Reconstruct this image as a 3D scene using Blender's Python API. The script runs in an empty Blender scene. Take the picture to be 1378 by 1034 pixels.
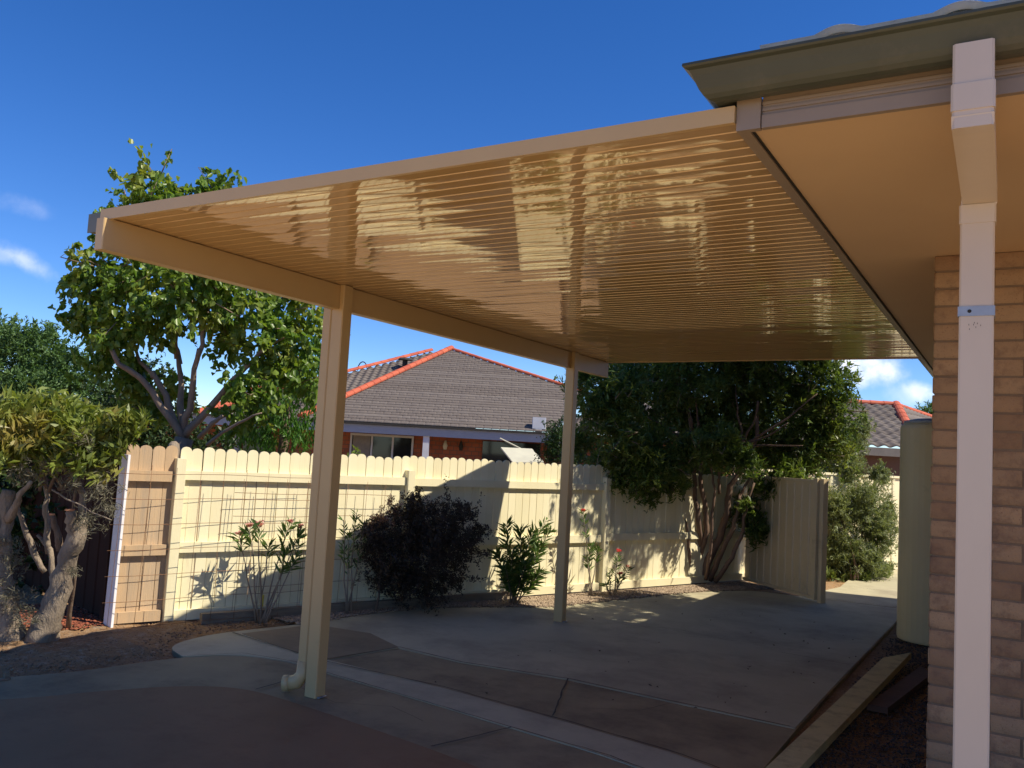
import bpy, math, random
import numpy as np
from mathutils import Vector
rng = np.random.default_rng(7); random.seed(7)
scene = bpy.context.scene
COL = scene.collection
# ------------------------------------------------------------------ camera
F = 1165.0; CX = 689.0; CY = 517.0
CR = np.array([0.8628, 0.5024, 0.0552]); CU = np.array([-0.0084, -0.0949, 0.9954]); CW = np.array([-0.5047, 0.8594, 0.0796])
CW = CW/np.linalg.norm(CW); CR = CR - CR@CW*CW; CR /= np.linalg.norm(CR); CU = np.cross(CR, CW)
O = np.array([0, 0, 1.55])
def ray(x, y): return CW + (x-CX)/F*CR - (y-CY)/F*CU
def at(x, y, zc): return O + ray(x, y)*zc
def onz(x, y, z=0.0):
    d = ray(x, y); return O + d*(z-O[2])/d[2]
cam = bpy.data.cameras.new('camera'); co = bpy.data.objects.new('camera', cam); COL.objects.link(co)
from mathutils import Matrix
m = Matrix(((CR[0], CU[0], -CW[0], O[0]), (CR[1], CU[1], -CW[1], O[1]), (CR[2], CU[2], -CW[2], O[2]), (0, 0, 0, 1)))
co.matrix_world = m
cam.sensor_width = 36; cam.lens = F/1378*36; cam.clip_end = 2000; cam.clip_start = 0.05
scene.camera = co

# ------------------------------------------------------------------ materials
def new_mat(name):
    M = bpy.data.materials.new(name); M.use_nodes = True
    nt = M.node_tree; b = nt.nodes['Principled BSDF']; return M, nt, b
def mixc(nt, fac, a, b, mode='MIX'):
    n = nt.nodes.new('ShaderNodeMix'); n.data_type = 'RGBA'; n.blend_type = mode
    for k, v in ((0, fac), (6, a), (7, b)):
        if hasattr(v, 'links') or hasattr(v, 'is_linked'): nt.links.new(v, n.inputs[k])
        elif k == 0: n.inputs[0].default_value = v
        else: n.inputs[k].default_value = (*v, 1) if len(v) == 3 else v
    return n.outputs[2]
def noise(nt, scale, detail=4, rough=.6, vec=None, dim='3D', dist=0):
    n = nt.nodes.new('ShaderNodeTexNoise'); n.inputs['Scale'].default_value = scale
    n.inputs['Detail'].default_value = detail; n.inputs['Roughness'].default_value = rough; n.inputs['Distortion'].default_value = dist
    if vec is not None: nt.links.new(vec, n.inputs['Vector'])
    return n.outputs['Fac']
def ramp(nt, fac, p0, p1, c0=(0, 0, 0), c1=(1, 1, 1)):
    n = nt.nodes.new('ShaderNodeValToRGB'); nt.links.new(fac, n.inputs[0])
    n.color_ramp.elements[0].position = p0; n.color_ramp.elements[1].position = p1
    n.color_ramp.elements[0].color = (*c0, 1); n.color_ramp.elements[1].color = (*c1, 1); return n.outputs[0]
def objvec(nt, scale=(1, 1, 1)):
    t = nt.nodes.new('ShaderNodeTexCoord'); mp = nt.nodes.new('ShaderNodeMapping')
    mp.inputs['Scale'].default_value = scale; nt.links.new(t.outputs['Object'], mp.inputs[0]); return mp.outputs[0]
def bump(nt, b, h, strength=.3, dist=.01):
    n = nt.nodes.new('ShaderNodeBump'); n.inputs['Strength'].default_value = strength; n.inputs['Distance'].default_value = dist
    nt.links.new(h, n.inputs['Height']); nt.links.new(n.outputs[0], b.inputs['Normal'])
def island(nt):
    g = nt.nodes.new('ShaderNodeNewGeometry'); return g.outputs['Random Per Island']
def mat(name, c, c2=None, scale=4, rough=.7, bs=0, bscale=40, stretch=(1, 1, 1), isl=None, spec=.5, metal=0, dirt=None, dscale=1.5, dlo=.5, dhi=.75, bdist=.01, ior=1.5):
    M, nt, b = new_mat(name); v = objvec(nt, stretch)
    col = None
    if c2 is None: c2 = tuple(x*.8 for x in c)
    col = mixc(nt, ramp(nt, noise(nt, scale, 6, .6, v), .35, .68), c, c2)
    if isl is not None:
        col = mixc(nt, ramp(nt, island(nt), 0, 1), col, mixc(nt, .999, col, isl, 'MULTIPLY'))
    if dirt is not None:
        col = mixc(nt, ramp(nt, noise(nt, dscale, 8, .7, v), dlo, dhi), col, dirt)
    nt.links.new(col, b.inputs['Base Color']); b.inputs['Roughness'].default_value = rough
    b.inputs['Specular IOR Level'].default_value = spec; b.inputs['Metallic'].default_value = metal; b.inputs['IOR'].default_value = ior
    if bs: bump(nt, b, noise(nt, bscale, 5, .65, v), bs, bdist)
    return M
def leafmat(name, c, c2, trans=.35, rough=.45, yellow=None, spec=.4):
    M, nt, b = new_mat(name); r = island(nt)
    col = mixc(nt, r, c, c2)
    if yellow:
        t = nt.nodes.new('ShaderNodeTexCoord')
        col = mixc(nt, ramp(nt, noise(nt, 2.2, 3, .6, t.outputs['Object']), .5, .68), col, yellow)
    nt.links.new(col, b.inputs['Base Color']); b.inputs['Roughness'].default_value = rough; b.inputs['Specular IOR Level'].default_value = spec
    tr = nt.nodes.new('ShaderNodeBsdfTranslucent'); tc = mixc(nt, .999, col, (1.25, 1.25, .5), 'MULTIPLY'); nt.links.new(tc, tr.inputs[0])
    ms = nt.nodes.new('ShaderNodeMixShader'); ms.inputs[0].default_value = trans
    nt.links.new(b.outputs[0], ms.inputs[1]); nt.links.new(tr.outputs[0], ms.inputs[2])
    nt.links.new(ms.outputs[0], nt.nodes['Material Output'].inputs[0]); return M

CREAM = (.6, .42, .2)
M_cream = mat('cream_steel', CREAM, (.57, .395, .19), 3, .35, dirt=(.45, .31, .15), dscale=5, dlo=.62, dhi=.85)
M_white = mat('white_pvc', (.68, .575, .47), (.64, .54, .44), 5, .3, dirt=(.45, .4, .37), dscale=14, dlo=.7, dhi=.78, stretch=(1, 1, .4))
M_soffit = mat('soffit_paint', (.72, .51, .3), (.68, .48, .285), 1.2, .6, bs=.08, bscale=60)
M_fascia = mat('fascia_paint', (.33, .26, .195), (.29, .225, .17), 3, .45)
M_gutter = mat('gutter_green_grey', (.07, .078, .055), (.06, .066, .047), 5, .4, dirt=(.12, .11, .08), dscale=4)
M_galv = mat('galvanised', (.42, .45, .5), (.35, .37, .42), 20, .4, metal=.5)
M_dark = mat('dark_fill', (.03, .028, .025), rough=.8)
M_fence = mat('cream_paling_paint', (.87, .8, .55), (.83, .75, .5), 1.5, .75, bs=.35, bscale=30, stretch=(3, 3, .35), isl=(.9, .89, .84), dirt=(.5, .4, .26), dscale=2.2, dlo=.63, dhi=.85, bdist=.004)
M_oldfence = mat('weathered_paling', (.62, .43, .25), (.5, .37, .24), 2.5, .85, bs=.6, bscale=30, stretch=(4, 4, .3), isl=(.82, .8, .78), dirt=(.3, .25, .2), dscale=3, dlo=.55, dhi=.8, bdist=.005)
M_rust = mat('rusty_wire', (.2, .1, .05), (.3, .15, .07), 30, .8)
M_timber = mat('grey_sleeper', (.27, .215, .15), (.18, .14, .1), 4, .9, bs=.6, bscale=25, stretch=(1, 1, 5))
M_plank = mat('cream_plank', (.66, .54, .24), (.54, .44, .2), 5, .8, bs=.5, bscale=22, stretch=(1, 1, 4), dirt=(.36, .28, .13), dscale=7, dlo=.5, dhi=.7)
M_plank2 = mat('reddish_plank', (.16, .1, .075), (.11, .075, .055), 5, .85, bs=.5, bscale=25)
M_whitepost = mat('white_post_paint', (.85, .82, .86), (.75, .72, .74), 6, .5, dirt=(.4, .35, .3), dscale=6, dlo=.66, dhi=.8)
M_redcap = mat('red_brown_steel', (.22, .07, .055), (.18, .06, .05), 4, .45)
M_brownfence = mat('brown_steel', (.045, .022, .016), (.035, .018, .013), 3, .85, spec=.1)
M_conc = mat('old_concrete', (.37, .285, .15), (.29, .225, .12), 1.7, .85, bs=.25, bscale=120, dirt=(.17, .125, .07), dscale=1.3, dlo=.46, dhi=.68, bdist=.003)
M_conc2 = mat('new_concrete', (.5, .45, .295), (.43, .385, .25), 1.3, .8, bs=.2, bscale=150, dirt=(.28, .235, .16), dscale=1.1, dlo=.46, dhi=.72, bdist=.003)
M_conc3 = mat('panel_concrete', (.28, .21, .12), (.21, .16, .092), 2, .85, bs=.25, bscale=120, dirt=(.15, .11, .065), dscale=1.2, dlo=.5, dhi=.75, bdist=.003)
M_paving = mat('brown_paving', (.31, .175, .08), (.25, .145, .066), 1.6, .9, bs=.35, bscale=90, dirt=(.21, .1, .042), dscale=2.5, dlo=.5, dhi=.8, bdist=.004)
M_sand = mat('pale_orange_sand', (.62, .43, .23), (.5, .34, .18), 6, .95, bs=.6, bscale=60)
M_joint = mat('joint_dirt', (.085, .066, .045), rough=.95)
def dirtmat():
    M, nt, b = new_mat('garden_dirt'); t = nt.nodes.new('ShaderNodeTexCoord'); v = t.outputs['Object']
    c = mixc(nt, ramp(nt, noise(nt, 1.1, 8, .65, v), .38, .65), (.42, .245, .11), (.25, .145, .07))
    c = mixc(nt, ramp(nt, noise(nt, 22, 4, .7, v), .5, .72), c, (.44, .33, .22))
    c = mixc(nt, ramp(nt, noise(nt, 60, 2, .7, v), .58, .66), c, (.09, .06, .04))
    nt.links.new(c, b.inputs['Base Color']); b.inputs['Roughness'].default_value = .95
    bump(nt, b, noise(nt, 45, 6, .8, v), .9, .02); return M
M_dirt = dirtmat()
M_gravelbed = mat('gravel_bed_mat', (.36, .26, .17), (.22, .16, .11), 40, .95, bs=.9, bscale=70, bdist=.02)
M_pebble = mat('pebbles', (.5, .385, .26), (.36, .27, .19), 9, .85, isl=(.5, .47, .47))
M_chips = mat('bark_chips', (.36, .1, .05), (.25, .08, .04), 9, .9, isl=(.5, .5, .5))
M_bark = mat('pale_bark', (.34, .27, .2), (.2, .155, .115), 7, .9, bs=.9, bscale=18, stretch=(2, 2, .5), bdist=.03)
M_bark2 = mat('brown_bark', (.22, .15, .105), (.13, .09, .065), 7, .9, bs=.9, bscale=20, stretch=(2, 2, .5), bdist=.02)
M_barkp = mat('smooth_bark', (.3, .21, .145), (.19, .135, .1), 6, .75, bs=.4, bscale=16, stretch=(2, 2, .6))
M_cut = mat('cut_wood', (.68, .25, .1), (.6, .3, .14), 20, .8)
def brickmat(name, c, c2, isl):
    M, nt, b = new_mat(name); v = objvec(nt)
    col = mixc(nt, ramp(nt, noise(nt, 5, 5, .6, v), .3, .7), c, c2)
    col = mixc(nt, island(nt), col, mixc(nt, .999, col, isl, 'MULTIPLY'))
    col = mixc(nt, ramp(nt, noise(nt, 11, 5, .7, v), .5, .75), col, (.2, .115, .075))
    col = mixc(nt, ramp(nt, noise(nt, 140, 2, .5, v), .6, .7), col, (.3, .18, .11))
    nt.links.new(col, b.inputs['Base Color']); b.inputs['Roughness'].default_value = .85
    bump(nt, b, noise(nt, 60, 6, .75, v), .8, .008); return M
M_brick = brickmat('cream_brick', (.5, .325, .185), (.4, .26, .155), (.68, .62, .6))
M_mortar = mat('mortar', (.24, .165, .11), (.19, .13, .09), 10, .95, bs=.5, bscale=80)
M_tile = mat('grey_tile', (.18, .15, .13), (.145, .12, .108), 3, .8, isl=(.75, .72, .7), bs=.2, bscale=60)
M_tileown = mat('own_roof_tile', (.5, .47, .38), (.38, .36, .3), 8, .85, bs=.4, bscale=50, dirt=(.1, .09, .08), dscale=12, dlo=.62, dhi=.68)
M_cap = mat('terracotta_cap', (.56, .13, .06), (.46, .1, .05), 3, .8, isl=(.8, .7, .7))
def redbrick():
    M, nt, b = new_mat('red_brick'); v = objvec(nt)
    t = nt.nodes.new('ShaderNodeTexCoord'); bt = nt.nodes.new('ShaderNodeTexBrick')
    nt.links.new(t.outputs['UV'], bt.inputs['Vector']); bt.inputs['Scale'].default_value = 1
    bt.inputs['Brick Width'].default_value = .24; bt.inputs['Row Height'].default_value = .14; bt.inputs['Mortar Size'].default_value = .014
    bt.inputs['Color1'].default_value = (.36, .11, .05, 1); bt.inputs['Color2'].default_value = (.27, .08, .04, 1); bt.inputs['Mortar'].default_value = (.17, .09, .06, 1)
    nt.links.new(bt.outputs[0], b.inputs['Base Color']); b.inputs['Roughness'].default_value = .9; return M
M_redbrick = redbrick()
M_bluegrey = mat('blue_grey_paint', (.27, .3, .36), (.24, .27, .32), 3, .5)
M_palegrey = mat('pale_paint', (.55, .58, .62), (.5, .52, .56), 3, .5)
M_glass, _nt, _b = new_mat('window_glass'); _b.inputs['Base Color'].default_value = (.015, .016, .02, 1); _b.inputs['Roughness'].default_value = .05
M_curtain = mat('curtain', (.25, .24, .22), (.2, .19, .18), 8, .9)
M_boardpale = mat('pale_board', (.6, .57, .42), (.52, .49, .37), 3, .7)
M_tank = mat('tank_cream', (.56, .45, .24), (.52, .415, .22), 2, .45, dirt=(.26, .22, .14), dscale=3, dlo=.6, dhi=.85)
M_tanklid = mat('tank_lid', (.3, .32, .34), rough=.5)
M_gate = mat('gate_cream', (.64, .5, .3), (.58, .455, .275), 3, .4, dirt=(.32, .24, .15), dscale=3, dlo=.58, dhi=.85)
M_yellow = mat('yellow_plastic', (.75, .62, .08), rough=.5)
M_flower = leafmat('red_petals', (.75, .06, .07), (.85, .2, .2), .3)
M_flowerp = leafmat('pink_petals', (.62, .25, .25), (.7, .4, .36), .3)
M_debris = mat('dry_leaf', (.16, .1, .055), (.1, .065, .04), 20, .9, isl=(.6, .6, .6))

def ceilmat():
    M, nt, b = new_mat('gloss_cream_sheet'); v = objvec(nt, (1.6, 9, 1)); v2 = objvec(nt, (4, 22, 1))
    b.inputs['Base Color'].default_value = (.62, .42, .2, 1); b.inputs['Roughness'].default_value = .03
    b.inputs['IOR'].default_value = 2.6; b.inputs['Specular Tint'].default_value = (1, .9, .72, 1)
    a = nt.nodes.new('ShaderNodeMath'); a.operation = 'MULTIPLY_ADD'; a.inputs[1].default_value = .25
    nt.links.new(noise(nt, 1, 2, .5, v2), a.inputs[0]); nt.links.new(noise(nt, 1, 2, .5, v), a.inputs[2])
    bump(nt, b, a.outputs[0], .05, .006); return M
M_ceil = ceilmat()

# ------------------------------------------------------------------ object helpers
def tag(o, label=None, cat=None, group=None, kind=None):
    if label: o['label'] = label
    if cat: o['category'] = cat
    if group: o['group'] = group
    if kind: o['kind'] = kind
    return o
def empty(name, loc, label, cat, group=None):
    o = bpy.data.objects.new(name, None); COL.objects.link(o); o.location = tuple(float(x) for x in loc); o.empty_display_size = .1
    return tag(o, label, cat, group)
def raw(name, V, faces, material, parent=None, smooth=False, uv=None):
    """V world coordinates; faces list or (n,4) array"""
    V = np.asarray(V, float)
    org = np.array(parent_world(parent)) if parent else np.zeros(3)
    me = bpy.data.meshes.new(name)
    if isinstance(faces, np.ndarray):
        n, k = faces.shape
        me.vertices.add(len(V)); me.vertices.foreach_set('co', (V-org).astype(np.float32).ravel())
        me.loops.add(n*k); me.loops.foreach_set('vertex_index', faces.astype(np.int32).ravel())
        me.polygons.add(n); me.polygons.foreach_set('loop_start', np.arange(0, n*k, k, dtype=np.int32)); me.polygons.foreach_set('loop_total', np.full(n, k, dtype=np.int32))
        me.update(calc_edges=True); me.validate()
    else:
        me.from_pydata([tuple(x) for x in (V-org)], [], [tuple(f) for f in faces]); me.update()
    if smooth: me.polygons.foreach_set('use_smooth', np.ones(len(me.polygons), dtype=bool))
    if uv is not None:
        l = me.uv_layers.new(name='UVMap'); uvv = np.asarray(uv)
        idx = np.zeros(len(me.loops), dtype=np.int32); me.loops.foreach_get('vertex_index', idx)
        l.data.foreach_set('uv', uvv[idx].astype(np.float32).ravel())
    mats = material if isinstance(material, (list, tuple)) else [material]
    for q in mats: me.materials.append(q)
    o = bpy.data.objects.new(name, me); COL.objects.link(o)
    if parent: o.parent = parent
    return o
def parent_world(p):
    v = np.zeros(3)
    while p is not None: v = v+np.array(p.location); p = p.parent
    return v
class MB:
    def __init__(s): s.v = []; s.f = []
    def add(s, V, Fc):
        k = len(s.v); s.v += [tuple(map(float, p)) for p in V]; s.f += [tuple(i+k for i in f) for f in Fc]
    def obox(s, o, a, b, c, bev=0):
        """parallelepiped corner o, edges a b c; bev chamfers along c edges"""
        o, a, b, c = [np.array(q, float) for q in (o, a, b, c)]
        if bev:
            la, lb = np.linalg.norm(a), np.linalg.norm(b); ua, ub = a/la*bev, b/lb*bev
            ring = [o+ua, o+a-ua, o+a+ub, o+a+b-ub, o+a+b-ua, o+b+ua, o+b-ub, o+ub]
            V = ring+[q+c for q in ring]; n = 8
            Fc = [tuple(range(n))[::-1], tuple(range(n, 2*n))]+[(i, (i+1) % n, n+(i+1) % n, n+i) for i in range(n)]
            s.add(V, Fc); return s
        V = [o, o+a, o+a+b, o+b, o+c, o+a+c, o+a+b+c, o+b+c]
        s.add(V, [(0, 3, 2, 1), (4, 5, 6, 7), (0, 1, 5, 4), (1, 2, 6, 5), (2, 3, 7, 6), (3, 0, 4, 7)]); return s
    def box(s, x0, x1, y0, y1, z0, z1, bev=0):
        return s.obox((x0, y0, z0), (x1-x0, 0, 0), (0, y1-y0, 0), (0, 0, z1-z0), bev)
    def sweep(s, path, sections, closed_section=True, caps=True):
        """sections: per path point list of 3d points"""
        n = len(sections[0]); k = len(s.v)
        for sec in sections: s.v += [tuple(map(float, p)) for p in sec]
        m = n if closed_section else n-1
        for i in range(len(sections)-1):
            for j in range(m):
                a = k+i*n+j; b = k+i*n+(j+1) % n; s.f.append((a, b, b+n, a+n))
        if caps and closed_section:
            s.f.append(tuple(range(k, k+n))[::-1]); s.f.append(tuple(range(k+(len(sections)-1)*n, k+len(sections)*n)))
        return s
    def tube(s, pts, radii, n=8, lump=0):
        pts = [np.array(p, float) for p in pts]; secs = []
        up = np.array([.13, .21, .97])
        for i, p in enumerate(pts):
            d = pts[min(i+1, len(pts)-1)]-pts[max(i-1, 0)]; d /= (np.linalg.norm(d)+1e-9)
            if abs(d@up) > .95: a = np.cross(d, [1, 0, 0])
            else: a = np.cross(d, up)
            a /= np.linalg.norm(a); b = np.cross(d, a); r = radii[i] if hasattr(radii, '__len__') else radii
            sec = []
            for j in range(n):
                t = 2*math.pi*j/n; rr = r*(1+(random.uniform(-lump, lump) if lump else 0)); sec.append(p+rr*(math.cos(t)*a+math.sin(t)*b))
            secs.append(sec)
        # keep frames consistent
        for i in range(1, len(secs)):
            best = min(range(n), key=lambda k: sum(np.linalg.norm(secs[i][(j+k) % n]-pts[i]-(secs[i-1][j]-pts[i-1])) for j in (0, n//3)))
            secs[i] = secs[i][best:]+secs[i][:best]
        return s.sweep(None, secs)
    def build(s, name, material, parent=None, smooth=False):
        return raw(name, s.v, s.f, material, parent, smooth)
def curve(p0, p1, n=6, wob=.05, sag=0):
    p0, p1 = np.array(p0, float), np.array(p1, float); L = np.linalg.norm(p1-p0); out = []
    w = np.cumsum(rng.normal(0, wob, (n+1, 3)), 0)
    for i in range(n+1):
        t = i/n; out.append(p0+(p1-p0)*t+(w[i]-w[n]*t)*L/ n**.5+np.array([0, 0, sag*L*4*t*(1-t)]))
    return out

# ------------------------------------------------------------------ foliage
def unit(a): return a/(np.linalg.norm(a, axis=-1, keepdims=True)+1e-9)
def leaf_mesh(P, D, L, Wd, fold=.25, curl=.15, shape='diamond'):
    n = len(P); D = unit(D); R_ = rng.normal(size=(n, 3)); R_[:, 2] += .9
    S = unit(np.cross(D, R_)); N = np.cross(S, D)
    L = np.asarray(L).reshape(-1, 1)*np.ones((n, 1)); Wd = np.asarray(Wd).reshape(-1, 1)*np.ones((n, 1))
    if shape == 'diamond':
        V = np.stack([P, P+D*L*.45-S*Wd/2+N*Wd*fold, P+D*L-N*L*curl, P+D*L*.45+S*Wd/2+N*Wd*fold], 1)
        F_ = np.arange(n)[:, None]*4+np.array([[0, 1, 2, 3]])
        return V.reshape(-1, 3), F_
    # six-point ovate leaf
    V = np.stack([P, P+D*L*.22-S*Wd*.42+N*Wd*fold, P+D*L*.6-S*Wd*.4+N*Wd*fold*.6, P+D*L-N*L*curl,
                  P+D*L*.6+S*Wd*.4+N*Wd*fold*.6, P+D*L*.22+S*Wd*.42+N*Wd*fold], 1)
    F_ = (np.arange(n)[:, None, None]*6+np.array([[[0, 1, 2, 3], [0, 3, 4, 5]]])).reshape(-1, 4)
    return V.reshape(-1, 3), F_
def foliage(name, clumps, per, ntw, L, W, material, parent, up=.2, droop=0, shape='diamond', hollow=.35, spread=.9, curl=.15, twig=None, twigmat=None, tl=.28):
    """clumps: (centre, (rx,ry,rz)). twigs start inside the clump and carry leaves; leaves are real faces."""
    Ps, Ds = [], []; tv = MB()
    for c, r in clumps:
        c = np.array(c, float); r = np.array(r, float); vol = (r.prod()**(1/3))
        k = max(4, int(ntw*(vol/.5)**2))
        dirs = unit(rng.normal(size=(k, 3))+np.array([0, 0, up])); rad = rng.uniform(hollow, 1, (k, 1))**.6
        tip = c+dirs*r*rad*(1+.18*rng.normal(size=(k, 1))); td = unit(dirs*r+rng.normal(size=(k, 3))*.35+np.array([0, 0, up-droop])); ln = tl*rng.uniform(.5, 1.2, (k, 1))*min(1, vol/.4+.3)
        base = tip-td*ln
        t = rng.uniform(0, 1, (k, per, 1))**.8
        P = base[:, None]+td[:, None]*ln[:, None]*t+rng.normal(size=(k, per, 3))*.012
        rad2 = rng.normal(size=(k, per, 3)); D = unit(td[:, None]*(.5+t*.6)+unit(rad2)*spread+np.array([0, 0, -droop]))
        Ps.append(P.reshape(-1, 3)); Ds.append(D.reshape(-1, 3))
        if twig:
            sel = rng.choice(k, max(1, int(k*twig)), replace=False)
            for i in sel: tv.tube([c+(base[i]-c)*.35, base[i], tip[i]], [.008, .005, .002], 4)
    P = np.concatenate(Ps); D = np.concatenate(Ds); n = len(P)
    V, F_ = leaf_mesh(P, D, L*rng.uniform(.45, 1.3, n), W*rng.uniform(.7, 1.2, n), shape=shape, curl=curl)
    if twig and tv.v:
        nq = len(F_); T_ = np.array([f for f in tv.f if len(f) == 4])+len(V); V = np.concatenate([V, np.array(tv.v)]); F_ = np.concatenate([F_, T_])
        o = raw(name, V, F_, [material, twigmat], parent); mi = np.zeros(len(F_), dtype=np.int32); mi[nq:] = 1; o.data.polygons.foreach_set('material_index', mi); return o
    return raw(name, V, F_, material, parent)
def limb(parent, p0, p1, r0, r1, material, n=7, wob=.04, name='branch', sag=0, lump=.06, seg=8):
    pts = curve(p0, p1, n, wob, sag); rr = [r0+(r1-r0)*i/n for i in range(n+1)]
    MB_ = MB().tube(pts, rr, seg, lump); MB_.build(name, material, parent, True); return pts

# ------------------------------------------------------------------ ground
def grid_lines(lo, hi, f0, f1, step, coarse):
    a = list(np.arange(f0, f1+1e-6, step)); x = f0; s = step
    left = []
    while x > lo: s *= 1.5; x -= s; left.append(max(x, lo))
    x = f1; s = step; right = []
    while x < hi: s *= 1.5; x += s; right.append(min(x, hi))
    return np.array(left[::-1]+a+right)
def vnoise(x, y, seed, sc):
    r = np.random.default_rng(seed); T = r.uniform(-1, 1, (64, 64)); x = x*sc; y = y*sc
    xi = np.floor(x).astype(int); yi = np.floor(y).astype(int); fx = x-xi; fy = y-yi; fx = fx*fx*(3-2*fx); fy = fy*fy*(3-2*fy)
    g = lambda a, b: T[a % 64, b % 64]
    return (g(xi, yi)*(1-fx)+g(xi+1, yi)*fx)*(1-fy)+(g(xi, yi+1)*(1-fx)+g(xi+1, yi+1)*fx)*fy
xs = grid_lines(-400, 300, -9.5, 0, .045, 0); ys = grid_lines(-60, 900, 1, 13, .055, 0)
XX, YY = np.meshgrid(xs, ys)
bx = np.array([-6.4, -6.2, -5.45, -5.25, -5.15, -5.08, -5.42, -5.48, -5.45, -5.28, -5.18, -4.88, -4.46, -4.14, -3.72, -3.35, -2.9, -2.4, -2.4])
by = np.array([-60, 1.5, 3.18, 3.53, 4.02, 4.2, 4.45, 4.75, 5.08, 5.58, 6.44, 7.2, 7.67, 8.02, 9.37, 10.4, 11.17, 11.9, 900])
XB = np.interp(YY, by, bx); d = XB-XX
mask = np.clip(d/.35, 0, 1); mask = mask*mask*(3-2*mask)
near = np.exp(-((XX+6)**2/6+(YY-4)**2/8))
hgt = -.03+mask*(.025+near*(.02*vnoise(XX, YY, 1, 2.2)+.022*np.abs(vnoise(XX, YY, 2, 6))+.014*vnoise(XX, YY, 3, 15)+.03*np.exp(-((XX+5.75)**2*5+(YY-3.9)**2*3))))
hgt = hgt+np.where(XX > -1.1, .008*vnoise(XX, YY, 4, 9)+.004*vnoise(XX, YY, 5, 25), 0)
V = np.stack([XX, YY, hgt], -1).reshape(-1, 3); ny, nx = XX.shape
ii = np.arange(ny-1)[:, None]*nx+np.arange(nx-1)[None]; Fg = np.stack([ii, ii+1, ii+nx+1, ii+nx], -1).reshape(-1, 4)
ground = raw('ground', V, Fg, M_dirt, smooth=True); tag(ground, kind='structure')
def sheet(name, pts, z, m, thick=.1):
    n = len(pts); V = [(x, y, z) for x, y in pts]+[(x, y, z-thick) for x, y in pts]
    F_ = [tuple(range(n))]+[(i, i+n, (i+1) % n+n, (i+1) % n) for i in range(n)]
    o = raw(name, V, F_, m); me = o.data
    import bmesh
    b = bmesh.new(); b.from_mesh(me); bmesh.ops.triangulate(b, faces=[f for f in b.faces if len(f.verts) > 4]); bmesh.ops.recalc_face_normals(b, faces=b.faces); b.to_mesh(me); b.free()
    return tag(o, kind='structure')
def smooth_poly(p, it=2):
    p = [np.array(q, float) for q in p]
    for _ in range(it):
        o = []
        for i in range(len(p)-1): o += [p[i]*.75+p[i+1]*.25, p[i]*.25+p[i+1]*.75]
        p = [p[0]]+o+[p[-1]]
    return [tuple(q) for q in p]
left_edge = smooth_poly([(-6.4, -4), (-6.2, 1.5), (-5.42, 3.15), (-5.2, 3.53), (-5.11, 4.02), (-5.03, 4.24)], 2)
blob = smooth_poly([(-5.03, 4.24), (-5.36, 4.36), (-5.46, 4.75), (-5.41, 5.08), (-5.25, 5.58), (-5.15, 6.44), (-4.85, 7.2), (-4.43, 7.67), (-4.11, 8.02), (-3.7, 9.37), (-3.32, 10.4), (-2.85, 11.1), (-2.5, 11.1)], 2)
right_edge = [(-1.1, 11.2), (-1.09, 9.99), (-1.12, 7.2), (-1.125, 6.5), (-1.13, 5.5), (-1.12, 4.5)]
sheet('concrete_slab', left_edge+blob[1:]+right_edge+[(-1.05, 3), (-1.0, -4)], 0, M_conc)
low = smooth_poly([(-1.1, 4.1), (-1.82, 4.32), (-2.39, 4.38), (-3.2, 4.5), (-4.07, 4.58), (-4.35, 4.65), (-4.81, 4.57), (-5.03, 4.26)], 2)
sheet('new_concrete', low+blob[1:-1]+[(-2.55, 11.09)]+[(-1.11, 11.15), (-1.1, 9.99), (-1.13, 7.2), (-1.135, 6.5), (-1.14, 5.5), (-1.64, 5.52), (-2.69, 5.57), (-3.5, 5.46), (-4.12, 5.5), (-4.25, 4.86), (-3.2, 4.81), (-2.28, 4.70), (-1.6, 4.6), (-1.12, 4.45)], .005, M_conc2)
sheet('old_panel', [(-5.3, 5.02), (-4.27, 4.80), (-4.13, 5.52), (-4.6, 5.75), (-5.15, 5.68)], .009, M_conc3, .006)
arc = smooth_poly([(-6.0, 1.6), (-4.93, 2.91), (-4.68, 3.43), (-4.44, 3.78), (-4.14, 3.98), (-3.67, 3.95), (-3.16, 3.89), (-2.7, 3.83), (-2.3, 3.76), (-1.2, 3.5)], 3)
sheet('front_paving', arc+[(-1.05, 2.6), (-1.02, -3.9), (-7.2, -3.9), (-7.2, 1.0)], .006, M_paving)
sheet('gate_path', [(-2.3, 11.12), (-1.1, 11.22), (-1.1, 16), (-1.3, 24), (-2.3, 24), (-2.2, 16), (-2.05, 12.5)], .002, M_conc2)
sheet('gravel_bed', smooth_poly([(-5.3, 5.75), (-5.2, 6.44), (-4.9, 7.2), (-4.5, 7.67), (-4.15, 8.02), (-3.74, 9.37), (-3.36, 10.4), (-2.9, 11.05), (-2.5, 11.2)], 1)+[(-2.2, 11.0), (-3.2, 11.95), (-4.45, 8.9), (-5.6, 6.05)], .004, M_gravelbed, .05)
sheet('sandy_yard', [(-7.6, -9), (7, -9), (7, 2.02), (-1.0, 2.05), (-4.2, 2.3), (-4.9, 1.9), (-5.6, 1.2), (-7.6, .6)], .011, M_sand)  # bright sand out of view, added to bounce warm light under the roof
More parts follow.
